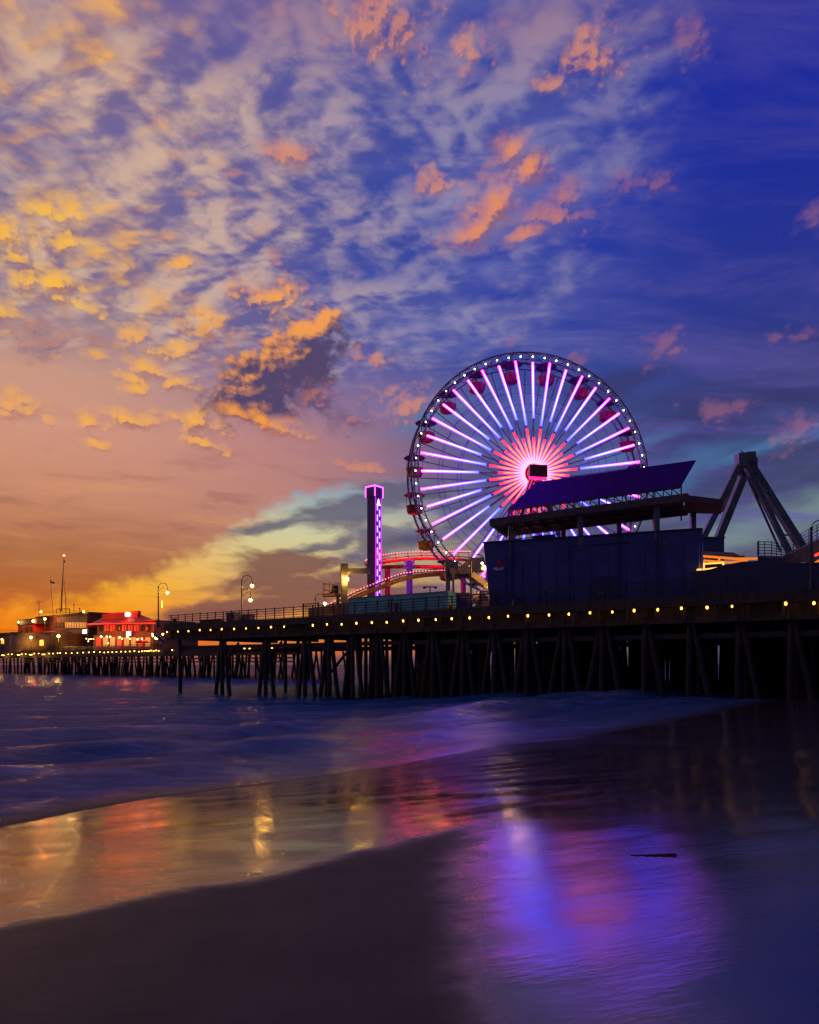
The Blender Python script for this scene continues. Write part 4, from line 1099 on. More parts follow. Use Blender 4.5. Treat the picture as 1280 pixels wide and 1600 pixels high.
# emblem on the wall: a red and white patch
ec = sp(sedge(780, SB - .2), SB - .16, CAMZ + (CY - 887) / F * sp(sedge(780, SB)).y)
em = thing('wall_emblem', ec, 'small red and white emblem plate on the blue wall', 'emblem')
def plate(pts, name, m, off):
    fr = [ec + (SD * x * .86).to_3d() + Vector((0, 0, z * .86)) - (SN * off).to_3d() for x, z in pts]; bk_ = [p + (SN * .03).to_3d() for p in fr]; n = len(fr)
    MB().add(fr + bk_, [tuple(range(n)), tuple(reversed(range(n, 2 * n)))] + [(i, n + i, n + (i + 1) % n, (i + 1) % n) for i in range(n)]).build(name, m, em)
plate([(-.22, .10), (-.02, .02), (.22, .10), (.46, .06), (.36, .26), (.18, .34), (.10, .58), (-.10, .64), (-.16, .36)], 'red_patch', M['conered'], .04)
plate([(-.62, -.10), (-.3, -.26), (-.06, -.30), (-.04, -.04), (-.3, .02)], 'white_patch', M['white'], .06)
plate([(.04, -.30), (.34, -.24), (.48, .02), (.2, .0), (.04, -.04)], 'white_patch', M['white'], .06)
plate([(-.5, -.16), (-.1, -.38), (.2, -.36), (.5, -.1), (.3, -.24), (-.1, -.28)], 'violet_rim', M['purple'], .05)

# ------------------------------------------------------------------ low navy hoarding to the right
edge_wall('navy_hoarding', 1090, 1500, 1.5, [(1080, 894), (1088, 893), (1112, 889), (1130, 883), (1160, 877.5), (1190, 876), (1205, 877), (1218, 881), (1290, 878), (1400, 872), (1500, 866)], M['navydark'], 'low dark navy wall below the green A frame', 'wall', .3)

# ------------------------------------------------------------------ green A frame ride
AF = thing('swing_ride_frame', pt(1170, 960, 62), 'dark green A shaped steel frame of a swing ride', 'ride frame')
AF.ob.location = (pt(1170, 900, 62).x, 62, DECK); AF.matrix_world_loc = Vector(AF.ob.location)
n1_, n2_ = pt(1158, 724, 61), pt(1171, 731, 65)
def leg(a, px, py, Y, w):
    p = pt(px, py, Y); d = (p - a); p2 = a + d * ((a.z - DECK) / (a.z - p.z)); MB().beam(a, p2, w, w * 1.15, (0, 1, 0)).build('leg', M['green'], AF)
leg(n1_ + Vector((-.1, 0, 0)), 1098, 842, 61, .48); leg(n1_ + Vector((.35, 0, 0)), 1234, 864, 61, .40)
leg(n2_ + Vector((-.35, 0, -.3)), 1119, 850, 65, .62); leg(n2_ + Vector((.25, 0, 0)), 1259, 864, 65, .62)
mb = MB(); mb.beam(pt(1168, 746, 61), pt(1220, 862, 62), .13, .15); mb.beam(pt(1150, 745, 62), pt(1128, 800, 63), .2, .22)
for k in range(3):
    f = .3 + k * .25
    mb.beam(pt(lerp(1158, 1240, f), lerp(722, 864, f), 61), pt(lerp(1177, 1259, f), lerp(728, 864, f), 65), .14, .14)
mb.build('tie_bars', M['green'], AF)
mb = MB(); mb.box((n1_ + n2_) / 2 + Vector((0, 0, .15)), (.8, 4.6, .9), R(-14)); mb.box(n1_ + Vector((0, 0, .2)), (.75, .9, 1.2)); mb.box(n2_ + Vector((.1, 0, .1)), (.9, 1.0, 1.5)); mb.build('head', M['green'], AF)
mb = MB()
for k in range(6): p = n1_.lerp(n2_, k / 5); mb.tube(p + Vector((0, 0, .6)), p + Vector((0, 0, 1.15)), .03, n=5)
mb.tube(n1_ + Vector((0, 0, 1.1)), n2_ + Vector((0, 0, 1.1)), .03, n=5); mb.build('head_rail', M['green'], AF)

# ------------------------------------------------------------------ small things at the right end
cb = thing('ticket_cabin', pt(1117, 960, 56), 'slate blue cabin behind the beams with amber light put in as glow', 'cabin')
cb.ob.location = (pt(1117, 900, 56).x, 56, DECK); cb.matrix_world_loc = Vector(cb.ob.location)
MB().box(*bx(1097, 1132, 841, 905, 56, 3)).build('wall', M['cabin'], cb); MB().box(*bx(1096, 1133.5, 838.5, 841, 55.9, 3.3)).build('roof', M['cabin'], cb)
aw = thing('ride_canopy', pt(1125, 875, 53), 'dark low canopy over beams with amber light put in as glow', 'canopy')
aw.ob.location = (pt(1125, 900, 53).x, 53, DECK); aw.matrix_world_loc = Vector(aw.ob.location)
mb = MB(); mb.hexa([pt(1096, 869, 52), pt(1166, 873, 52), pt(1166, 871, 56), pt(1096, 866, 56)], [pt(1096, 864, 52), pt(1140, 864, 52), pt(1145, 863, 56), pt(1096, 861, 56)]); mb.build('roof', M['green'], aw)
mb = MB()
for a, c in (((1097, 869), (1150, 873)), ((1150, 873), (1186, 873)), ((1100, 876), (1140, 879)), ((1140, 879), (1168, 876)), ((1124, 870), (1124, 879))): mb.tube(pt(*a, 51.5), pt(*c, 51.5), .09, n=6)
mb.build('amber_glow', G['amberglow'], aw)  # orange light on the beams is put in as their own glow
mb = MB(); mb.box(*bx(1160, 1164, 868, 884, 51.6, .2)); mb.box(*bx(1100, 1103, 868, 893, 51.6, .2)); mb.build('post', M['rust'], aw)
MB().box(*bx(1096, 1186, 884, 960, 53.5, .3)).build('back_panel', M['rust'], aw)
br_ = thing('lit_barrier', pt(1115, 885, 50), 'white barrier rail with amber light put in as glow beside the blue building', 'barrier')
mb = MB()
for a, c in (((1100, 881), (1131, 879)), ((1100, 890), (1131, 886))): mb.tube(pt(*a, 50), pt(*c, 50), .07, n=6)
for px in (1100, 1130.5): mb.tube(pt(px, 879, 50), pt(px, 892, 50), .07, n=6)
mb.build('rail', G['amberwhite'], br_)  # light falling on the railing is put in as emission
MB().box(*bx(1099, 1132, 892, 960, 50, .15)).build('base_panel', M['rust'], br_)
pw_ = tag(thing('lit_pillar', pt(1095, 880, 47), 'pale pillar lit from below beside the amber barrier rail', 'pillar'), kind='thing')
MB().box(*bx(1092.5, 1099, 847, 889, 47, .4)).build('shaft', M['white'], pw_)
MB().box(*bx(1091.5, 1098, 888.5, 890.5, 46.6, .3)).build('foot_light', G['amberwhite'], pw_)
vp = thing('viewing_platform', pt(1210, 960, 50), 'grey platform with dark barred railing beneath the A frame', 'platform')
vp.ob.location = (pt(1210, 900, 50).x, 50, DECK); vp.matrix_world_loc = Vector(vp.ob.location)
mb = MB(); mb.hexa([pt(1184, 880, 49), pt(1228, 884, 49), pt(1228, 880, 53), pt(1186, 876, 53)], [pt(1184, 870, 49), pt(1228, 872, 49), pt(1228, 869, 53), pt(1186, 868, 53)]); mb.build('floor_slab', M['greysteel'], vp)
mb = MB(); mb.hexa([pt(1222, 885, 49), pt(1290, 872, 46), pt(1290, 870, 49), pt(1222, 881, 53)], [pt(1222, 872, 49), pt(1290, 838, 46), pt(1290, 836, 49), pt(1222, 869, 53)]); mb.build('ramp', M['greysteel'], vp)
mb = MB()
def rl(p0, p1, Y0, Y1, h, n, m=6):
    for k in range(m): z = h * k / (m - 1); mb.tube(pt(*p0, Y0) + Vector((0, 0, z)), pt(*p1, Y1) + Vector((0, 0, z)), .024, n=4)
    for k in range(n + 1): q = pt(*p0, Y0).lerp(pt(*p1, Y1), k / n); mb.tube(q, q + Vector((0, 0, h)), .03, n=4)
rl((1184, 869), (1206, 869), 49, 49, 1.0, 2); rl((1206, 869), (1228, 871), 49, 53, .95, 3); rl((1228, 871), (1290, 838), 49, 46, 1.05, 5); rl((1184, 869), (1186, 866), 49, 53, 1.0, 2)
mb.build('railing', M['blackmetal'], vp)
for j, py in enumerate((873, 879, 885)):
    rr = thing('glowing_tube', pt(1284, py, 44), ['amber', 'dim red', 'amber'][j] + ' glowing tube', 'light') if False else None
gt = thing('ride_light', pt(1282, 866, 44.5), 'red glow strip beside the tall dark lamp', 'light')
mb = MB(); mb.tube(pt(1274, 868, 44.5), pt(1292, 859, 44.5), .09, n=6); mb.build('tube', G['redneon'], gt)
mb = MB(); mb.tube(pt(1274, 879, 44.5), pt(1292, 871, 44.5), .07, n=6); mb.build('amber_strip', G['amberglow'], gt)

# ------------------------------------------------------------------ roller coaster
rc = thing('roller_coaster', (pt(650, 900, 80).x, 80, DECK), 'low roller coaster with a red upper track and a yellow lower track', 'roller coaster')
def spline(pts, n=8):
    out = []
    for i in range(len(pts) - 1):
        p0 = pts[max(0, i - 1)]; p1 = pts[i]; p2 = pts[i + 1]; p3 = pts[min(len(pts) - 1, i + 2)]
        for k in range(n):
            t = k / n; out.append(.5 * ((2 * p1) + (p2 - p0) * t + (2 * p0 - 5 * p1 + 4 * p2 - p3) * t * t + (3 * p1 - p0 - 3 * p2 + p3) * t ** 3))
    return out + [pts[-1]]
up = spline([pt(770, 884, 92), pt(735, 876, 86), pt(700, 874, 83), pt(660, 873, 82), pt(620, 876, 82), pt(590, 881, 83), pt(574, 886, 86), pt(575, 890, 90), pt(590, 893, 92)])
mb = MB(); mb.path(up, .17, 8); mb.build('red_track', M['red'], rc)
mb = MB(); mb.path([p + Vector((0, .9, .1)) for p in up], .10, 6); mb.path([p + Vector((0, .1, .38)) for p in up], .07, 6)
for i in range(0, len(up), 4):
    mb.tube(up[i], up[i] + Vector((0, .9, .1)), .05, n=4); mb.tube(up[i] + Vector((0, 0, .1)), up[i] + Vector((-.25, -.2, .85)), .07, .04, 5)
mb.build('red_rail', M['red'], rc)
lo2 = spline([pt(770, 893, 90), pt(720, 888, 84), pt(660, 886, 83), pt(610, 886, 84), pt(590, 887, 86)])
mb = MB(); mb.path(lo2, .19, 8); mb.path([p + Vector((0, .8, .3)) for p in lo2], .08, 6); mb.build('lower_red_track', M['red'], rc)
bul = spline([pt(735, 861.5, 85), pt(700, 861.5, 82), pt(650, 862, 81), pt(620, 864, 81), pt(598, 867, 82), pt(580, 871, 83), pt(571, 876, 85)], 6)
yel = spline([pt(745, 893, 76), pt(700, 896, 74), pt(660, 899, 73), pt(625, 906, 72), pt(590, 920, 71), pt(562, 930, 70), pt(535, 945, 70), pt(500, 965, 70)])
mb = MB(); mb.path(yel, .24, 10); mb.path([p + Vector((0, .9, .25)) for p in yel], .08, 6); mb.path([p + Vector((0, -.3, .45)) for p in yel], .07, 6)
for i in range(0, len(yel), 4): mb.tube(yel[i], yel[i] + Vector((0, .9, .25)), .05, n=4); mb.tube(yel[i], yel[i] + Vector((0, -.3, .45)), .05, n=4)
mb.build('yellow_track', M['yellow'], rc)
bul2 = spline([pt(718, 890, 74.5), pt(690, 890.5, 73.5), pt(655, 892.5, 72.5), pt(625, 897, 71.5), pt(592, 909, 70.5), pt(560, 922, 69.5), pt(530, 936, 69.5), pt(512, 945, 69.5), pt(488, 959, 69.5)], 6)
def string_bulbs(pts, step, r, m, name, nmax):
    L = [0]
    for a, c in zip(pts, pts[1:]): L.append(L[-1] + (c - a).length)
    n = min(nmax, int(L[-1] / step)); first = None; j = 0
    for k in range(n + 1):
        s = L[-1] * k / n
        while j < len(L) - 2 and L[j + 1] < s: j += 1
        p = pts[j].lerp(pts[j + 1], (s - L[j]) / max(1e-6, L[j + 1] - L[j]))
        if first is None: first = MB().ball((0, 0, 0), r, 8, 5).build(name, m, None).ob; o = first; o.parent = rc.ob
        else: o = first.copy(); COL.objects.link(o)
        o.location = p - rc.matrix_world_loc
string_bulbs(bul, .36, .065, G['pinkdot'], 'upper_track_bulb', 44)
string_bulbs(bul2, .36, .065, G['pinkdot'], 'lower_track_bulb', 54)
mb = MB(); mb.path([p - Vector((0, -.06, .12)) for p in bul], .04, 5); mb.path([p - Vector((0, -.06, .12)) for p in bul2], .05, 5); mb.build('bulb_rail', M['maroon'], rc)
for px, py, Y, m, r in ((605.5, 888, 84, 'maroon', .33), (640, 876, 81, 'blue', .36), (724, 890, 78, 'maroon', .3)):
    p = pt(px, py, Y); MB().lathe((p.x, p.y, DECK), [(r * 1.3, 0), (r * 1.3, .15), (r, .2), (r, p.z - DECK)], 14).build('column', M[m], rc)
p = pt(640, 876, 81); mb = MB(); mb.box((p.x, p.y, p.z - .1), (1.2, .5, .4)); mb.box((p.x, p.y, p.z - .75), (1.5, .45, .3)); mb.build('column_head', M['blue'], rc)
def add_fill(parent, loc, c, e, r=.3):  # point light added to brighten nearby surfaces, not a lamp itself
    l = bpy.data.lights.new('fill_light', 'POINT'); l.energy = e; l.color = c; l.shadow_soft_size = r
    o = bpy.data.objects.new('fill_light', l); COL.objects.link(o); o.parent = parent.ob; o.location = Vector(loc) - parent.matrix_world_loc
for px, py, Y in ((600, 866, 80), (640, 868, 79), (680, 866, 79.5), (715, 868, 81)):
    p = pt(px, py, Y); add_fill(rc, p, (1, .03, .03), 320, .3)  # bare red lights added to brighten the red track
for px, py, Y in ((575, 934, 67), (640, 908, 70)): add_fill(rc, pt(px, py, Y), (1, .5, .15), 50, .3)
# ------------------------------------------------------------------ far end of the pier with its buildings
FA, FB = Vector((-168, 262)), Vector((-22, 141))
FD = (FB - FA).normalized(); FN = Vector((-FD.y, FD.x))
if FN.y < 0: FN = -FN
FLEN = (FB - FA).length
def fp(t, bk=0.0, z=0.0): p = FA + FD * t + FN * bk; return Vector((p.x, p.y, z))
def ft(px, bk=0.0):
    k = (px - CX) / F; o = FA + FN * bk; return (k * o.y - o.x) / (FD.x - k * FD.y)
FROT = math.atan2(FD.y, FD.x)
FDK = CAMZ + 3.95
fpier = thing('far_pier', (FA.x, FA.y, 0), 'far end of the timber pier in the distance carrying lit buildings', 'pier')
pl = [fp(0), fp(FLEN), fp(FLEN, 18), fp(FLEN - 50, 42), fp(0, 42)]
MB().prism([(p.x, p.y) for p in pl], FDK - .5, FDK).build('deck', M['deckwood'], fpier)
mb = MB(); mb.beam(fp(0, .3, FDK - 1.25), fp(FLEN, .3, FDK - 1.25), .4, 1.5); mb.build('edge_beam', M['wood'], fpier)
fprot = []; rnd = random.Random(11); cnt = 0; t = 22
tmin = ft(-25); tmax = ft(455)
ts_ = []
t = tmin
while t < tmax: ts_.append(t); t += 3.0
for i, t in enumerate(ts_):
    if cnt < 97:
        put_pile(fp(t, .5), lean=tuple((FD * rnd.choice((-1.3, 0, 0, 1.3)))[:]), kind=i % 3, parent=fpier, top=FDK - 1.2, name='pile', r=.24, store=fprot); cnt += 1
        if i % 2 and cnt < 97: put_pile(fp(t + .8, 5), kind=i % 3, parent=fpier, top=FDK - 1.2, r=.24, store=fprot); cnt += 1
mb = MB()
for i in range(170):
    t = rnd.uniform(tmin, tmax); bk = rnd.uniform(6, 24); p = fp(t, bk); l = rnd.choice((-1, 0, 1)) * 1.2
    mb.tube((p.x + l, p.y, -2), (p.x, p.y, FDK - .6), .25, .22, 6)
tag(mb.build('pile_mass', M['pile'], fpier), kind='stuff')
for z in (FDK - 2.6, FDK - 3.4): MB().beam(fp(tmin, .4, z), fp(tmax, .4, z), .25, .3).build('wale', M['wood'], fpier)

def far_bulb():
    r = thing('far_edge_lamp', (0, 0, 0), 'small warm bulb along the edge of the distant pier', 'lamp', 'bulbs along the edge of the far pier')
    MB().ball((0, 0, 0), .15, 8, 5).build('bulb', G['farbulb'], r); MB().lathe((0, 0, .1), [(.25, 0), (.1, .12), (.04, .3)], 8).build('lamp_shade', M['blackmetal'], r)
    return r
fb = far_bulb(); fpx = [13, 18.5, 34, 40, 53.5, 60.5, 76.5, 83, 90, 94, 103, 112, 121, 130, 139, 147, 156, 163, 169, 175.5, 182, 189, 196, 203, 210, 217, 222, 226, 230, 233, 236, 240, 244, 248, 269, 382, 390, 425, 432]
for i, px in enumerate(fpx):
    o = fb.ob if i == 0 else copy_tree(fb.ob)
    o.location = fp(ft(px, -.4), -.4, FDK - .62 + rnd.uniform(-.12, .12))
for i, px in enumerate((4.5, 29, 48, 68)):
    c = fp(ft(px, -.5), -.5, FDK - .95)
    r = thing('strip_lamp', c, 'wide glowing strip lamp under the edge of the distant pier', 'lamp', 'strip lamps under the far pier edge')
    MB().box(c, (1.7, .25, .18), FROT).build('tube', G['farbulb'], r); MB().box(c + Vector((0, 0, .16)), (1.9, .4, .1), FROT).build('housing', M['blackmetal'], r)
    add_fill(r, c + Vector((0, -1.2, -.5)), (1, .5, .12), 120, .3)

def fblock(px0, px1, py0, py1, bk, depth):      # block on the far pier; py1 None = stands on the deck
    t0, t1 = ft(px0, bk), ft(px1, bk); a = fp((t0 + t1) / 2, bk)
    zt_ = CAMZ + (CY - py0) / F * a.y; zb_ = FDK if py1 is None else CAMZ + (CY - py1) / F * a.y
    c = fp((t0 + t1) / 2, bk + depth / 2, (zt_ + zb_) / 2)
    return c, (t1 - t0, depth, zt_ - zb_), FROT
def fpt(px, py, bk): p = fp(ft(px, bk), bk); return Vector((p.x, p.y, CAMZ + (CY - py) / F * p.y))
hb_ = thing('harbour_office', fp(ft(95, 10), 10, FDK), 'tan flat roofed harbour office with a strip of windows on the far pier', 'building')
MB().box(*fblock(70, 136, 962, 985, 16, 12)).build('upper_storey', M['brownwall'], hb_)
MB().box(*fblock(62, 138, 985, None, 14, 14)).build('lower_storey', M['stucco'], hb_)
MB().box(*fblock(55, 72, 963, 990, 17, 8)).build('stair_tower', M['brownwall'], hb_)
MB().box(*fblock(68, 138, 959.5, 962.5, 15.2, 13)).build('roof', M['darkwall'], hb_)
MB().box(*fblock(66, 138.5, 984, 985.6, 14.6, 3)).build('cornice', M['darkwall'], hb_)
mb = MB()
for x in (136, 128, 118, 108, 98, 88, 78, 70): p = fpt(x, 959.5, 15.4); mb.tube(p, p + Vector((0, 0, 1.1)), .05, n=4)
for z in (.55, 1.1): mb.tube(fpt(66, 959.5, 15.4) + Vector((0, 0, z)), fpt(138, 959.5, 15.4) + Vector((0, 0, z)), .05, n=4)
mb.build('roof_railing', M['blackmetal'], hb_)
for k in range(12):
    x = 85 + k * 4.15; w = MB().box(*fblock(x, x + 3.0, 972.5, 981, 15.75, .3)).build('window', M['rust'] if k < 4 else G['window'], hb_)
    MB().box(*fblock(x + 1.35, x + 1.6, 972.5, 981, 15.65, .1)).build('mullion', M['darkwall'], w)
MB().box(*fblock(62, 67, 1000, 1009, 3.2, .3)).build('lit_window', G['winyellow'], hb_)
lp_ = hb_
MB().box(*fblock(129, 134, 984, 990, 13.7, .3)).build('sign_panel', G['sign'], hb_)
tkc = fp(ft(108, 8), 8, FDK); tk = thing('storage_tank', tkc, 'round tan storage tank in front of the harbour office', 'tank')
rr_ = (ft(119, 8) - ft(96, 8)) / 2; hh_ = CAMZ + (CY - 991) / F * tkc.y - FDK
MB().lathe(tkc, [(rr_, 0), (rr_, hh_ - .1), (rr_ * 1.02, hh_ - .1), (rr_ * 1.02, hh_ + .1), (rr_ * .3, hh_ + .3)], 28).build('shell', M['stucco'], tk)
MB().lathe(tkc + Vector((0, 0, hh_ + .3)), [(.8, 0), (.8, .3)], 12).build('hatch', M['darkwall'], tk)
t2c = fp(ft(59, 7), 7, FDK); t2 = thing('round_kiosk', t2c, 'wide round tan kiosk with a flat dark rim and a lit yellow window', 'kiosk')
r2_ = (ft(75, 7) - ft(43, 7)) / 2; h2_ = CAMZ + (CY - 990) / F * t2c.y - FDK
MB().lathe(t2c, [(r2_, 0), (r2_, h2_ - .15)], 28).build('wall', M['stucco'], t2); MB().lathe(t2c + Vector((0, 0, h2_ - .15)), [(r2_ * 1.04, 0), (r2_ * 1.04, .3), (r2_ * .2, .6)], 28).build('roof', M['darkwall'], t2)
# masts on the office roof
ms = thing('lattice_mast', fpt(97, 960, 14), 'tall thin mast with a red beacon on the harbour office roof', 'mast')
mb = MB(); a, c = fpt(95.5, 955, 14), fpt(100, 868, 14); mb.tube(a, c, .28, .08, 6)
mb.tube(fpt(103, 955, 14), fpt(100, 905, 14), .06, n=4); mb.tube(fpt(92, 955, 14), fpt(98.5, 905, 14), .05, n=4); mb.tube(fpt(103.5, 950, 14), fpt(102.5, 925, 14), .08, n=4)
mb.build('pole', M['greysteel'], ms)
mb = MB()
for x in (88, 94, 103, 109): p = fpt(x, 959, 14); mb.tube(p, fpt(x, 951.5, 14), .12, n=5)
mb.tube(fpt(88, 951.5, 14), fpt(109, 951.5, 14), .15, n=5); mb.build('base_frame', M['darkwall'], ms)
MB().ball(c, .34, 10, 6).build('beacon', G['beacon'], ms)
pn = fpt(101.5, 877, 14); mb = MB(); mb.add([fpt(100.2, 874, 14), fpt(102.5, 878.5, 14), fpt(100.4, 880, 14), fpt(100.2, 874, 14.1), fpt(102.5, 878.5, 14.1), fpt(100.4, 880, 14.1)], [(0, 1, 2), (5, 4, 3), (0, 3, 4, 1), (1, 4, 5, 2), (2, 5, 3, 0)]); mb.build('pennant', M['darkwall'], ms)
fg = thing('flagpole', fpt(81, 962, 13), 'thin flagpole with a small limp flag', 'flagpole')
mb = MB(); mb.tube(fpt(83, 962, 13), fpt(78.5, 904, 13), .10, .05, 5); mb.build('pole', M['greysteel'], fg)
mb = MB(); vs = [fpt(78.5 + x, 905 + y, 13 + .05 * z) for z in (0, 2) for x, y in ((0, 0), (3, 3.5), (7, 4.5), (7.2, 7), (3.5, 7), (.6, 5))]
mb.add(vs, [tuple(range(6)), tuple(reversed(range(6, 12)))] + [(i, 6 + i, 6 + (i + 1) % 6, (i + 1) % 6) for i in range(6)]); mb.build('flag', M['brownwall'], fg)
an = thing('weather_mast', fpt(61, 962, 12), 'short weather mast with small vanes', 'mast')
mb = MB(); mb.tube(fpt(61, 963, 12), fpt(61, 942, 12), .14, .1, 5); mb.build('pole', M['greysteel'], an)
mb = MB(); mb.tube(fpt(57, 942, 12), fpt(65.5, 941, 12), .07, n=4)
for x, y in ((57.5, 938), (61, 937), (65, 938)): mb.tube(fpt(x, 942, 12), fpt(x + .5, y, 12), .07, n=4)
mb.build('vanes', M['greysteel'], an)
for k, (x, y0, y1, lb) in enumerate(((115.5, 944.5, 960, 'taller thin dark aerial on the office roof'), (124.5, 951, 960, 'stubby dark aerial on the office roof near the loudspeaker'))):
    a_ = thing('roof_aerial', fpt(x, y1, 12), lb, 'aerial'); MB().tube(fpt(x, y1, 12), fpt(x, y0, 12), .08, n=5).build('rod', M['blackmetal'], a_); MB().ball(fpt(x, y0, 12), .25, 8, 5).build('tip', M['blackmetal'], a_)
ls_ = thing('loudspeaker', fpt(127, 958, 10), 'dark horn loudspeaker on the office roof', 'loudspeaker')
MB().box(fpt(127, 957.5, 15.4), (.9, .6, .7)).build('horn', M['blackmetal'], ls_); MB().tube(fpt(127, 962, 15.4), fpt(127, 957.5, 15.4), .08).build('stand', M['blackmetal'], ls_)
# red lit shed
sh_ = thing('red_shed', fp(ft(40, 12), 12, FDK), 'dark red shed glowing under red lamps', 'shed')
MB().box(*fblock(28, 53, 976, None, 12, 8)).build('wall', M['roofred'], sh_); MB().box(*fblock(27, 57, 967, 976, 11.6, 8.8)).build('roof', M['darkwall'], sh_)
for k in range(3): MB().box(*fblock(31 + k * 7.5, 35 + k * 7.5, 979, 988, 11.9, .2)).build('window', M['glass'], sh_)
add_fill(sh_, fpt(50, 972, 8), (1, .06, .02), 300, .4); add_fill(sh_, fpt(36, 975, 8), (1, .08, .02), 160, .4)
lo_ = thing('low_shed', fp(ft(8, 8), 8, FDK), 'long low dark shed with a railing on its roof', 'shed')
MB().box(*fblock(-30, 44, 992, None, 8, 10)).build('wall', M['darkwall'], lo_); MB().box(*fblock(-31, 20, 989.5, 992, 7.6, 11)).build('roof', M['darkwall'], lo_)
mb = MB()
for k in range(8): p = fpt(-8 + k * 5, 989.5, 8); mb.tube(p, p + Vector((0, 0, 1.1)), .05, n=4)
mb.tube(fpt(-8, 984, 8), fpt(27, 984.5, 8), .06, n=4); mb.build('roof_railing', M['darkwall'], lo_)
MB().box(*fblock(1.5, 5.5, 999, 1006, 7.8, .2)).build('lit_window', G['winyellow'], lo_)
# round lamps in front of the far buildings
def globe_lamp(px, py, bk, label, r=.42, e=60, c=(1, .55, .15), m='globe', post=True):
    p = fpt(px, py, bk); r_ = thing('globe_lamp', Vector((p.x, p.y, FDK)) if post else p, label, 'lamp')
    MB().ball(p, r, 12, 8).build('globe', G[m], r_)
    if post: MB().tube((p.x, p.y, FDK), p - Vector((0, 0, r * .8)), .09, .06, 6).build('post', M['blackmetal'], r_)
    else: MB().tube(p + Vector((0, 0, .1)), p + (FN * .7).to_3d() + Vector((0, 0, .2)), .06, n=5).build('bracket', M['blackmetal'], r_)
    if e: add_fill(r_, p + Vector((0, -.8, 0)), c, e * 7, .4)
globe_lamp(29, 972, 11, 'whitish lamp on the outer corner of the red shed', .36, 60, post=False)
globe_lamp(52, 970.5, 11, 'red glowing lamp where the red shed meets the office', .42, 160, (1, .10, .02), post=False)
globe_lamp(70, 967, 12, 'bright warm lamp high on the corner of the office', .42, 160, post=True)
globe_lamp(64, 956, 10, 'warm lamp by the weather mast on the office roof', .3, 40, post=False)
globe_lamp(130.5, 955.5, 15.2, 'pale lamp beside the loudspeaker on the office roof', .3, 30, post=False)
globe_lamp(48.5, 996, 1.0, 'warm globe lamp in front of the round kiosk', .38, 200)
globe_lamp(91.5, 994, .8, 'warm globe lamp on a post between the kiosk and the tank', .40, 260)
globe_lamp(41, 998, 2, 'tiny pale lamp between the low dark shed and the kiosk', .2, 0)
globe_lamp(3, 999, 5, 'warm lamp over the lit doorway of the low dark shed', .25, 60)
# restaurant
rs = thing('restaurant', fp(ft(190, 9), 9, FDK), 'red roofed restaurant glowing with lights on the far pier', 'restaurant')
RB = 9
MB().box(*fblock(146, 240, 990, None, RB, 14)).build('ground_floor', M['brownwall'], rs)
MB().box(*fblock(152, 241, 972, 990, RB + .4, 13)).build('upper_floor', M['brownwall'], rs)
mb = MB(); b_ = [fpt(135, 976, RB - 1.2), fpt(243, 974.5, RB - 1.2), fpt(243, 974.5, RB + 15), fpt(135, 976, RB + 15)]
tt_ = [fpt(163, 962.5, RB + 4), fpt(216, 961.5, RB + 4), fpt(216, 961.5, RB + 9), fpt(163, 962.5, RB + 9)]
zb_ = sum(p.z for p in b_) / 4
b_ = [Vector((p.x, p.y, fpt(190, 973.5, RB - 1.2).z)) for p in b_]; tt_ = [Vector((p.x, p.y, fpt(190, 961, RB + 4).z)) for p in tt_]
mb.hexa(b_, tt_); mb.build('roof', M['roofred'], rs)
MB().box(*fblock(159, 215, 957, 968, RB + 1.5, 1.0)).build('parapet', M['roofred'], rs)
mb = MB(); mb.beam(fpt(136, 975, RB - 1.3), fpt(243, 973.6, RB - 1.3), .18, .16); mb.build('eaves_neon', G['redneon'], rs)
mb = MB(); mb.beam(fpt(159, 956.6, RB + 1.3), fpt(215, 956.6, RB + 1.3), .16, .16); mb.build('parapet_neon', G['redneon'], rs)
for k in range(9):
    x = 154 + k * 9.3; w = MB().box(*fblock(x, x + 5.5, 976.5, 986, RB + .2, .25)).build('window', G['redwin'] if k in (1, 2, 4, 5, 6) else M['glass'], rs)
    MB().box(*fblock(x + 2.5, x + 3.0, 976.5, 986, RB + .1, .1)).build('mullion', M['darkwall'], w)
for k in range(8):
    x = 150 + k * 11; MB().box(*fblock(x, x + 7, 996, 1010, RB - .2, .25)).build('shop_window', G['window'] if k % 3 else G['redwin'], rs)
sg = fpt(199.5, 960, RB + 1.2)
mb = MB(); vs = []
for y in (-.1, .1):
    for k in range(28):
        a = 2 * math.pi * k / 28; ca, sa = math.cos(a), math.sin(a)
        vs.append(sg + (FD * (1.35 * abs(ca) ** .7 * (1 if ca > 0 else -1))).to_3d() + (FN * y).to_3d() + Vector((0, 0, .66 * abs(sa) ** .8 * (1 if sa > 0 else -1))))
mb.add(vs, [tuple(range(28)), tuple(reversed(range(28, 56)))] + [(k, 28 + k, 28 + (k + 1) % 28, (k + 1) % 28) for k in range(28)])
osn = thing('oval_sign', sg, 'glowing white oval sign on the red parapet of the restaurant', 'sign'); mb.build('sign_face', G['sign'], osn)
MB().box(sg + (FN * .3).to_3d() - Vector((0, 0, .1)), (.3, .5, .3), FROT).build('bracket', M['darkwall'], osn)
s2 = fpt(201, 990, RB - .6); sq = thing('square_sign', s2, 'glowing white rectangular sign above the restaurant entrance', 'sign')
MB().box(s2, (2.1, .25, 1.15), FROT).build('sign_face', G['sign'], sq); MB().box(s2 + (FN * .2).to_3d(), (2.3, .12, 1.3), FROT).build('frame', M['darkwall'], sq)
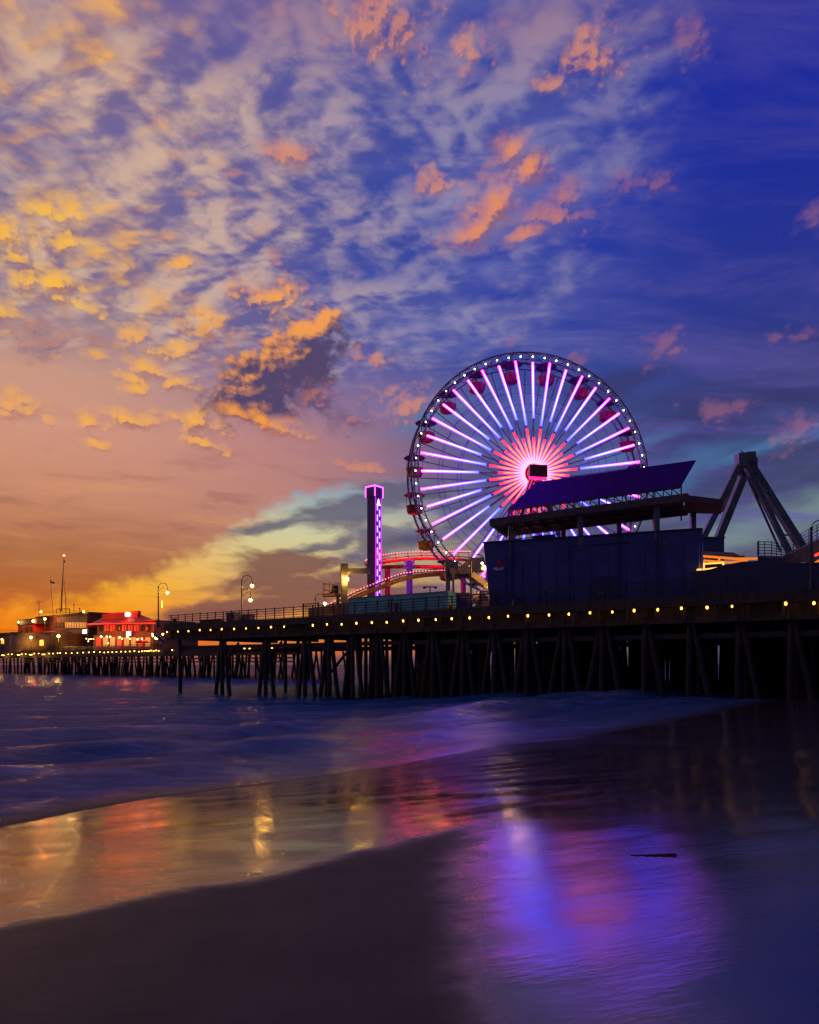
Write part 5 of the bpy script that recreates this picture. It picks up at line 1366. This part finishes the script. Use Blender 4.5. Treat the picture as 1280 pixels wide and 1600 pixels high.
for k, (x, y, rr) in enumerate(((158, 995, .34), (167, 995, .28), (172, 995, .26), (187, 996, .30), (191, 998, .22), (199, 995, .32), (203, 998, .2), (215, 999, .26), (222, 998, .22), (238, 991, .30), (239, 994, .26), (243, 997, .36), (245, 998, .3), (135, 998, .18), (139, 999, .16), (142, 998.5, .2), (146, 998.5, .16), (138, 1002, .16), (169, 1005, .18), (254.5, 991, .30))):
    p = fpt(x, y, 6.2); l = thing('terrace_bulb', p, 'warm bulb hanging over the restaurant terrace', 'lamp', 'bulbs over the restaurant terrace')
    MB().ball(p, rr * .8, 10, 6).build('bulb', G['globe'], l); MB().tube(p + Vector((0, 0, rr)), p + Vector((0, 0, rr + .35)), .04, n=5).build('cable', M['blackmetal'], l)
for x, y, bk, c, e in ((150, 968, 6, (1, .04, .02), 520), (185, 962, 6, (1, .04, .02), 700), (225, 968, 6, (1, .04, .02), 520), (165, 992, 5, (1, .20, .05), 420), (195, 994, 4, (1, .16, .04), 480), (225, 995, 4, (1, .2, .05), 420), (165, 981, 7, (1, .06, .02), 180), (205, 981, 7, (1, .05, .02), 180)):
    add_fill(rs, fpt(x, y, bk), c, e, .5)  # bare lights added to redden and brighten roof and walls
ub = fp(ft(223, 4), 4, FDK); um = thing('red_umbrella', ub, 'red terrace umbrella in front of the restaurant', 'umbrella')
hz = CAMZ + (CY - 999) / F * ub.y - FDK
MB().lathe(ub, [(2.1, hz - .9), (1.2, hz - .4), (.1, hz)], 12).build('canopy', M['roofred'], um); MB().tube(ub, ub + Vector((0, 0, hz - .2)), .06).build('pole', M['blackmetal'], um)
# terrace railing and a small stair at the end of the near deck
tr = thing('terrace_railing', fp(ft(180, .6), .6, FDK), 'dark terrace railing along the edge of the far pier', 'railing')
tp0 = None
for k in range(56):
    d = FD * (ft(250) - ft(92)) * k / 55
    if tp0 is None: p = fp(ft(92), .6, FDK); tp0 = MB().tube(p, p + Vector((0, 0, 1.15)), .05, n=4).build('rail_post', M['blackmetal'], tr).ob
    else: c = tp0.copy(); COL.objects.link(c); c.location = d.to_3d()
mb = MB()
for z in (.4, .8, 1.15): mb.tube(fp(ft(92), .6, FDK + z), fp(ft(250), .6, FDK + z), .05, n=4)
mb.build('rails', M['blackmetal'], tr)
gs = thing('gangway', ep(-.6, 1, DECK), 'pale sloping gangway dropping from the left end of the near deck', 'gangway')
g0, g1 = pt(246, 992, 75.5), pt(262, 1003, 75.5)
mb = MB(); mb.beam(pt(243, 990, 76), pt(258, 1001, 76), .12, .12); mb.beam(pt(258, 1001, 76), pt(249, 1006, 76), .12, .14); mb.build('hand_rail', M['white'], gs)
mb = MB(); mb.beam(pt(243, 993, 76.2), pt(259, 1004, 76.2), .8, .14); mb.build('walkway', M['wood'], gs)

# ------------------------------------------------------------------ driftwood on the wet sand
def on_sand(px, py):
    Y = 8.0
    for _ in range(60):
        x = (px - CX) / F * Y; Y = .5 * Y + .5 * (CAMZ - sand_z(x, Y)) * F / (py - CY)
    return Vector(((px - CX) / F * Y, Y, sand_z((px - CX) / F * Y, Y)))
w0, w1 = on_sand(985, 1337), on_sand(1054, 1336.5)
dw = thing('driftwood', w0.lerp(w1, .6), 'thin dark strip of driftwood lying on the wet sand', 'driftwood')
pts = []; rs_ = []
for k in range(15):
    f = k / 14; p = w0.lerp(w1, f); p.z = sand_z(p.x, p.y) + .004; p.y += .02 * math.sin(k * 2.1); pts.append(p); rs_.append(.004 + .016 * f ** 1.5 + .004 * math.sin(k * 1.7) ** 2)
mb = MB(); mb.path(pts, rs_, 7); p = w0.lerp(w1, .8); mb.path([p, p + Vector((.06, -.03, .012)), p + Vector((.12, -.02, .006))], [.012, .008, .004], 6); mb.build('stick', M['seaweed'], dw)
